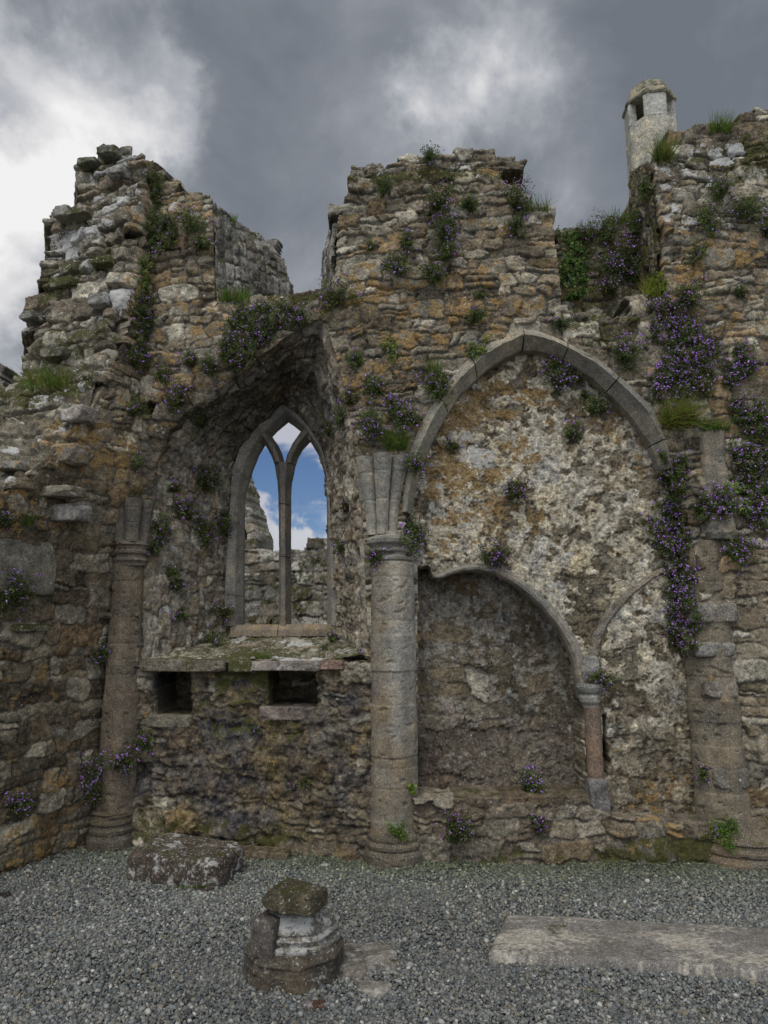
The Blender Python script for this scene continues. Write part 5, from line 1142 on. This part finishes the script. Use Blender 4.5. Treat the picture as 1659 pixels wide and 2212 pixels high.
FT = [  # px, py, radius, stems, flowering share, label
 (953, 432, 30, 60, .8, 'tall purple-flowered tuft high on the middle pier, below its top stones'),
 (1013, 448, 18, 26, .4, 'small reddish-green tuft to the right of the tall tuft on the middle pier'),
 (820, 402, 20, 28, .6, 'thin purple tuft near the top left corner of the middle pier'),
 (1118, 446, 28, 60, .8, 'dense purple tuft at the right edge of the middle pier beside white lichen'),
 (1112, 490, 22, 36, .7, 'drooping tuft directly under the dense one at the right edge of the middle pier'),
 (963, 508, 30, 64, 1, 'bright purple tuft in the centre of the middle pier'),
 (966, 548, 24, 36, .8, 'second purple tuft hanging below the bright central one on the middle pier'),
 (859, 575, 26, 52, 1, 'bright purple tuft left of centre on the middle pier'),
 (936, 588, 26, 46, .7, 'dull purple tuft below the centre of the middle pier'),
 (881, 530, 15, 22, .8, 'small tuft between two bigger ones on the left half of the middle pier'),
 (801, 535, 11, 12, .7, 'tiny purple sprig beside a pale stone on the left of the middle pier'),
 (730, 642, 32, 64, .9, 'purple tuft on the left corner of the middle pier above the broken arch'),
 (1027, 690, 20, 34, .8, 'small purple tuft above the left shoulder of the pointed arch'),
 (1035, 640, 10, 12, .2, 'tiny green sprig above the grey boulder of the middle pier'),
 (770, 782, 20, 26, .8, 'sparse purple tuft between the window arch and the blind arch'),
 (813, 836, 22, 36, .8, 'purple tuft on orange stones right of the window arch'),
 (936, 832, 32, 66, .8, 'large purple and grassy tuft touching the left side of the pointed arch'),
 (803, 908, 32, 66, .9, 'broad tuft above the left edge of the middle capital'),
 (868, 902, 34, 74, 1, 'biggest bright purple tuft above the middle capital'),
 (848, 876, 18, 26, 1, 'small upper purple tuft above the middle capital'),
 (897, 990, 26, 56, .9, 'purple tuft on the right shoulder of the middle capital'),
 (890, 1148, 36, 90, .7, 'large dark round bush beside the rings of the middle capital'),
 (812, 1203, 16, 26, .9, 'small tuft growing from the broken rings of the middle capital'),
 (1072, 1188, 29, 60, .8, 'purple tuft above the crown of the tomb recess'),
 (1115, 1054, 25, 48, .6, 'dark tuft in the centre of the plastered arch panel'),
 (976, 960, 14, 22, .6, 'narrow upright sprig left in the plastered arch panel'),
 (1238, 940, 20, 36, .9, 'purple tuft on the upper right of the plastered arch panel'),
 (1209, 800, 34, 84, .7, 'large dark tuft hanging under the apex of the pointed arch'),
 (1287, 878, 24, 44, .4, 'dark brownish tuft right of the one under the arch apex'),
 (1262, 846, 10, 12, .3, 'tiny green sprig between two dark tufts under the pointed arch'),
 (752, 1093, 12, 20, .7, 'narrow sprig on the jamb left of the middle capital rings'),
 (740, 1182, 14, 28, .6, 'upright sprig on the window jamb level with the capital rings'),
 (1306, 508, 26, 52, .5, 'green tuft along the top of the low parapet'),
 (1262, 512, 24, 44, .6, 'purple-green tuft at the left end of the parapet top'),
 (1352, 556, 34, 80, 1, 'bright purple tuft on the right half of the recessed parapet'),
 (1312, 562, 24, 40, .8, 'purple tuft in the middle of the recessed parapet'),
 (1358, 592, 24, 44, .8, 'lower purple tuft near the right corner of the recessed parapet'),
 (1311, 628, 24, 48, .6, 'dark tuft at the foot of the recessed parapet'),
 (1372, 480, 20, 34, .4, 'fringe of purple stems where the parapet meets the right pier'),
 (1392, 405, 18, 36, .5, 'brownish flowering stems beside the foot of the turret'),
 (1556, 424, 28, 48, .8, 'purple tuft highest on the right pier'),
 (1609, 446, 22, 42, .5, 'dark green tuft at the upper right edge of the right pier'),
 (1521, 470, 24, 40, .7, 'tuft on the right pier beside the big white lichen patch'),
 (1504, 556, 17, 30, .4, 'small green tuft halfway up the right pier'),
 (1599, 638, 15, 24, .4, 'small light green tuft low on the right pier'),
 (1653, 497, 16, 26, .7, 'purple tuft cut by the right edge of the picture, high on the pier'),
 (1485, 632, 24, 48, .7, 'purple tuft at the top of the great flowering mass on the right pier'),
 (1352, 768, 26, 46, .9, 'purple tuft right above the hood of the pointed arch'),
 (1216, 698, 16, 22, .7, 'small purple tuft over the apex of the pointed arch'),
 (1592, 1192, 34, 74, 1, 'round purple bush hanging on the right column below the leafy mass'),
 (1290, 1462, 21, 40, .8, 'purple tuft sitting on the capital of the reddish colonnette'),
 (1148, 1699, 26, 80, 1, 'low purple cushion on the ledge inside the tomb recess'),
 (990, 1788, 30, 56, .7, 'purple tuft on the bench wall right of the middle column base'),
 (1162, 1774, 19, 30, .7, 'small tuft on the bench wall below the tomb recess'),
 (1520, 1672, 13, 20, .7, 'small purple sprig beside the lower right column'),
 (416, 484, 24, 40, .6, 'purple-green tuft on the upper left bay above a white lichen spot'),
 (436, 524, 21, 40, .7, 'purple tuft near the corner of the upper left opening'),
 (355, 812, 20, 40, .5, 'green tuft beside the corner, level with the broken arch'),
 (381, 862, 30, 62, .9, 'large purple tuft left of the broken arch of the window'),
 (416, 784, 20, 36, .8, 'purple tuft between the corner and the hanging mass over the window'),
 (454, 786, 20, 36, .8, 'purple tuft immediately left of the hanging mass over the window'),
 (290, 885, 22, 46, .2, 'dark green tuft low in the wall corner above the corner column'),
 (430, 912, 18, 34, .2, 'dark green tuft on the splay under the broken arch'),
 (346, 1132, 26, 60, .7, 'purple-flowered bush touching the right side of the corner capital'),
 (331, 1186, 20, 44, .6, 'lower bush hanging beside the ring of the corner capital'),
 (446, 1040, 28, 62, .6, 'upper dark tuft on the splay left of the window'),
 (400, 1104, 27, 60, .7, 'left purple tuft of the trio on the splay beside the window'),
 (440, 1146, 32, 74, .7, 'lowest and largest tuft of the trio on the splay beside the window'),
 (487, 1122, 23, 52, .3, 'dark tuft touching the left jamb of the window'),
 (377, 1054, 12, 18, .3, 'tiny green sprig right above the trio on the window splay'),
 (300, 1003, 16, 28, .6, 'small purple tuft just over the corner capital'),
 (373, 1230, 14, 24, .5, 'small sprig below the trio on the window splay'),
 (381, 1266, 14, 22, .6, 'purple sprig halfway down the window splay'),
 (394, 1325, 15, 24, .5, 'small sprig low on the window splay'),
 (486, 1322, 24, 56, .7, 'upright tuft at the foot of the left window jamb'),
 (458, 1374, 23, 52, .8, 'purple tuft on the left end of the sloping sill'),
 (27, 1280, 37, 100, 1, 'brightest purple bush at the left edge, on the side wall'),
 (14, 1118, 16, 26, .9, 'small purple tuft on the side wall ledge at the left edge'),
 (221, 1408, 23, 54, .7, 'purple tuft on the left side of the corner column shaft'),
 (314, 1600, 23, 40, .8, 'sparse purple tuft right of the corner column, under the wall cupboard'),
 (264, 1644, 26, 50, 1, 'purple tuft on the front of the corner column, above the others'),
 (214, 1664, 29, 64, 1, 'purple tuft left of the corner column shaft'),
 (208, 1716, 27, 56, 1, 'lowest purple tuft just above the base of the corner column'),
 (36, 1742, 26, 46, .8, 'purple tuft low on the side wall at the left edge'),
 (551, 1570, 11, 12, .6, 'tiny purple sprig under the right wall cupboard'),
 (661, 1690, 11, 16, .2, 'tiny green sprig on the wall right of centre under the window'),
 (632, 1700, 9, 8, 1, 'two lone purple blossoms on the wall under the window'),
 (784, 1420, 18, 34, .9, 'purple tuft touching the left side of the middle shaft at sill height'),
 (720, 1380, 12, 16, .7, 'small purple sprig by the right end of the window sill'),
 (737, 905, 20, 50, .6, 'dark trailing tuft at the top of the right window jamb'),
 (757, 862, 16, 36, .7, 'dark purple tuft above the trailing one on the right window jamb'),
 (712, 930, 12, 26, .2, 'dark green sprig at the upper right of the window frame'),
 (925, 334, 20, 26, .6, 'thin flowering stems standing against the sky on the middle pier'),
 (574, 664, 10, 10, .8, 'small flowering stems on the broken ledge over the window'),
]
for i, (x, y, r_, n_, d_, lb) in enumerate(FT):
    q_ = random.Random(i * 7 + 1); thin = .55 if (y < 860 and x < 1130) else .8
    flowers(x, y, r_ * q_.uniform(.85, 1.2), lb, n=int(n_ * q_.uniform(1.3, 2.2)), dens=d_ * thin * q_.uniform(.6, 1.15), up=q_.uniform(.2, .9), droop=q_.choice([0, 0, .25, .5]), brown=q_.choice([.03, .1, .3]))
MASS = [
 ([(1398, 655), (1440, 645), (1490, 690), (1545, 750), (1540, 850), (1480, 862), (1440, 800), (1405, 730)], 520, 1.0, 'great sloping mass of purple flowers on the right pier'),
 ([(1550, 760), (1622, 755), (1628, 808), (1560, 848)], 150, 1.0, 'purple bush at the right end of the great flowering mass'),
 ([(1392, 815), (1440, 800), (1490, 862), (1420, 872)], 130, 1.0, 'purple patch under the great mass, above the arch hood'),
 ([(1420, 985), (1476, 990), (1482, 1080), (1445, 1100)], 120, .6, 'dark flowering strand between the arch foot and the right column'),
 ([(1375, 1130), (1430, 1085), (1485, 1110), (1488, 1190), (1440, 1200)], 190, 1.0, 'purple bush where the trailing strand begins beside the right column'),
 ([(1438, 1195), (1486, 1190), (1508, 1300), (1508, 1415), (1448, 1415), (1440, 1290)], 330, 1.0, 'long vertical trail of purple flowers down the left side of the right column'),
 ([(1580, 960), (1659, 930), (1665, 1060), (1590, 1060)], 240, .8, 'purple-flowered mass at the right edge above the leafy shelf'),
 ([(1500, 1090), (1560, 1060), (1590, 1100), (1540, 1135), (1505, 1130)], 120, .9, 'purple cluster on the front of the right column'),
 ([(1570, 870), (1660, 880), (1660, 930), (1590, 940)], 130, .7, 'thin dark tuft behind the top of the right column'),
 ([(1605, 1060), (1665, 1060), (1665, 1150), (1612, 1130)], 130, .9, 'dark purple clump under the leafy shelf at the right edge'),
 ([(500, 690), (560, 665), (600, 680), (590, 730), (550, 775), (515, 812), (475, 785), (482, 720)], 420, .9, 'large hanging mass of purple flowers over the broken arch'),
 ([(600, 665), (655, 668), (660, 705), (600, 722)], 110, .9, 'purple patch right of the hanging mass over the broken arch'),
 ([(316, 465), (345, 455), (388, 490), (380, 535), (335, 560), (312, 530)], 190, .6, 'dark purple mass high in the wall corner'),
 ([(318, 370), (346, 375), (350, 455), (322, 455)], 70, .3, 'brown dry stems at the top of the wall corner'),
 ([(290, 640), (330, 640), (330, 720), (292, 720)], 110, .6, 'dark green strand halfway down the wall corner'),
 ([(285, 725), (328, 725), (318, 815), (286, 810)], 120, .9, 'purple strand low in the wall corner'),
]
for pl, n_, d_, lb in MASS:
    cx_ = sum(p[0] for p in pl) / len(pl); cy_ = sum(p[1] for p in pl) / len(pl)
    flowers(cx_, cy_, 0, lb, n=int(n_ * 1.4), poly=pl, dens=d_ * (.55 if cx_ < 700 else 1.0), droop=.1, brown=.10, name='flowering_mass', R=.085)
for x, y, r_, n_, kw, lb in [
    (856, 968, 34, 260, {}, 'bright green grass tuft growing on the middle capital'),
    (505, 650, 24, 160, dict(wpx=32), 'bright green grass on the ledge beside the upper left opening'),
    (425, 410, 14, 60, dict(wpx=20), 'thin grass on the sloping top of the upper left bay'),
    (512, 478, 12, 50, dict(wpx=16), 'sparse grass at the upper edge of the left opening side'),
    (88, 835, 34, 260, dict(wpx=62, dry=.25), 'wide grass cushion on the stepped ledge of the side wall'),
    (58, 1132, 22, 80, {}, 'small yellow-green grass tuft on the side wall ledge'),
    (567, 1422, 12, 80, dict(wpx=16), 'little bright grass tuft in the middle of the sloping sill'),
    (1160, 455, 24, 60, dict(wpx=24), 'thin grass blades against the sky on the right shoulder of the middle pier'),
    (1430, 345, 32, 170, dict(dry=.25), 'yellow-green grass tuft at the foot of the turret'),
    (1556, 285, 24, 120, dict(wpx=22), 'green grass tuft standing on top of the right pier'),
    (1412, 640, 32, 190, dict(tone=(.20, .27, .03)), 'yellow-green grass in the corner between parapet and right pier'),
    (1345, 480, 20, 90, dict(wpx=30), 'pale grass along the right end of the parapet top'),
    (1465, 915, 42, 520, dict(hang=.45, dry=.35, wpx=34, ln=.27, tone=(.20, .27, .045)), 'long hanging yellow and brown grass between arch foot and right capital'),
    (1545, 928, 20, 120, dict(wpx=30), 'green grass growing on top of the right capital'),
    (935, 805, 26, 60, {}, 'green grass blades rising from the tuft beside the pointed arch'),
    (296, 1066, 16, 60, dict(dry=.7), 'dry brownish grass on top of the corner capital'),
    (405, 1918, 10, 60, dict(wpx=40, ln=.03), 'thin green growth along the foot of the big stone block'),
]: grass(x, y, r_, lb, n=n_, **kw)
leafy(843, 757, 22, 'round green leafy weed left of the pointed arch', n=46, tone=(1.5, 1.5, 1.2))
leafy(1026, 763, 22, 'pale green leafy weed sitting on the left arch hood', n=46, tone=(1.7, 1.7, 1.5), dens=.2)
leafy(858, 1798, 22, 'green cushion weed on the front of the middle column base', n=80, tone=(1.2, 1.5, .9), leaf=(.008, .005), dens=.1)
leafy(888, 1706, 10, 'tiny bright green weed on the right edge of the middle shaft', n=14, tone=(1.7, 1.8, 1.0))
leafy(1560, 1795, 30, 'green cushion weed at the foot of the right column', n=130, tone=(1.2, 1.5, .9), leaf=(.008, .005), dens=.05)
leafy(1537, 500, 14, 'little leafy weed hanging below a purple tuft on the right pier', n=20, tone=(1.4, 1.5, 1.2))
leafy(1422, 612, 20, 'yellow-green leafy weed in the corner of the right pier', n=40, tone=(1.7, 1.8, .9))
leafy(700, 1400, 8, 'tiny leafy sprig at the right end of the sloping sill', n=10)
leafy(0, 0, 0, 'green ivy climbing the left side of the recessed parapet', n=190, poly=[(1208, 500), (1240, 505), (1262, 560), (1275, 640), (1228, 655), (1214, 600)], name='ivy', cat='ivy', tone=(1.1, 1.35, 1.1), R=.07, dens=.05, leaf=(.016, .011))
leafy(0, 0, 0, 'pale leafy shelf of creeping weed on the upper right column', n=170, poly=[(1555, 1050), (1650, 1050), (1650, 1100), (1600, 1120), (1560, 1100)], name='leafy_weed', tone=(1.9, 1.9, 1.7), R=.07, dens=.3, leaf=(.013, .009))
leafy(0, 0, 0, 'dark leafy creeper at the right edge beside the fluted capital', n=110, poly=[(1600, 900), (1655, 900), (1650, 1040), (1600, 1040)], name='leafy_weed', R=.06, dens=.1)
leafy(0, 0, 0, 'moss-green creeper hanging in the wall corner left of the bay', n=90, poly=[(300, 560), (330, 560), (326, 640), (300, 640)], name='leafy_weed', R=.06, dens=.2, tone=(1.3, 1.3, 1))
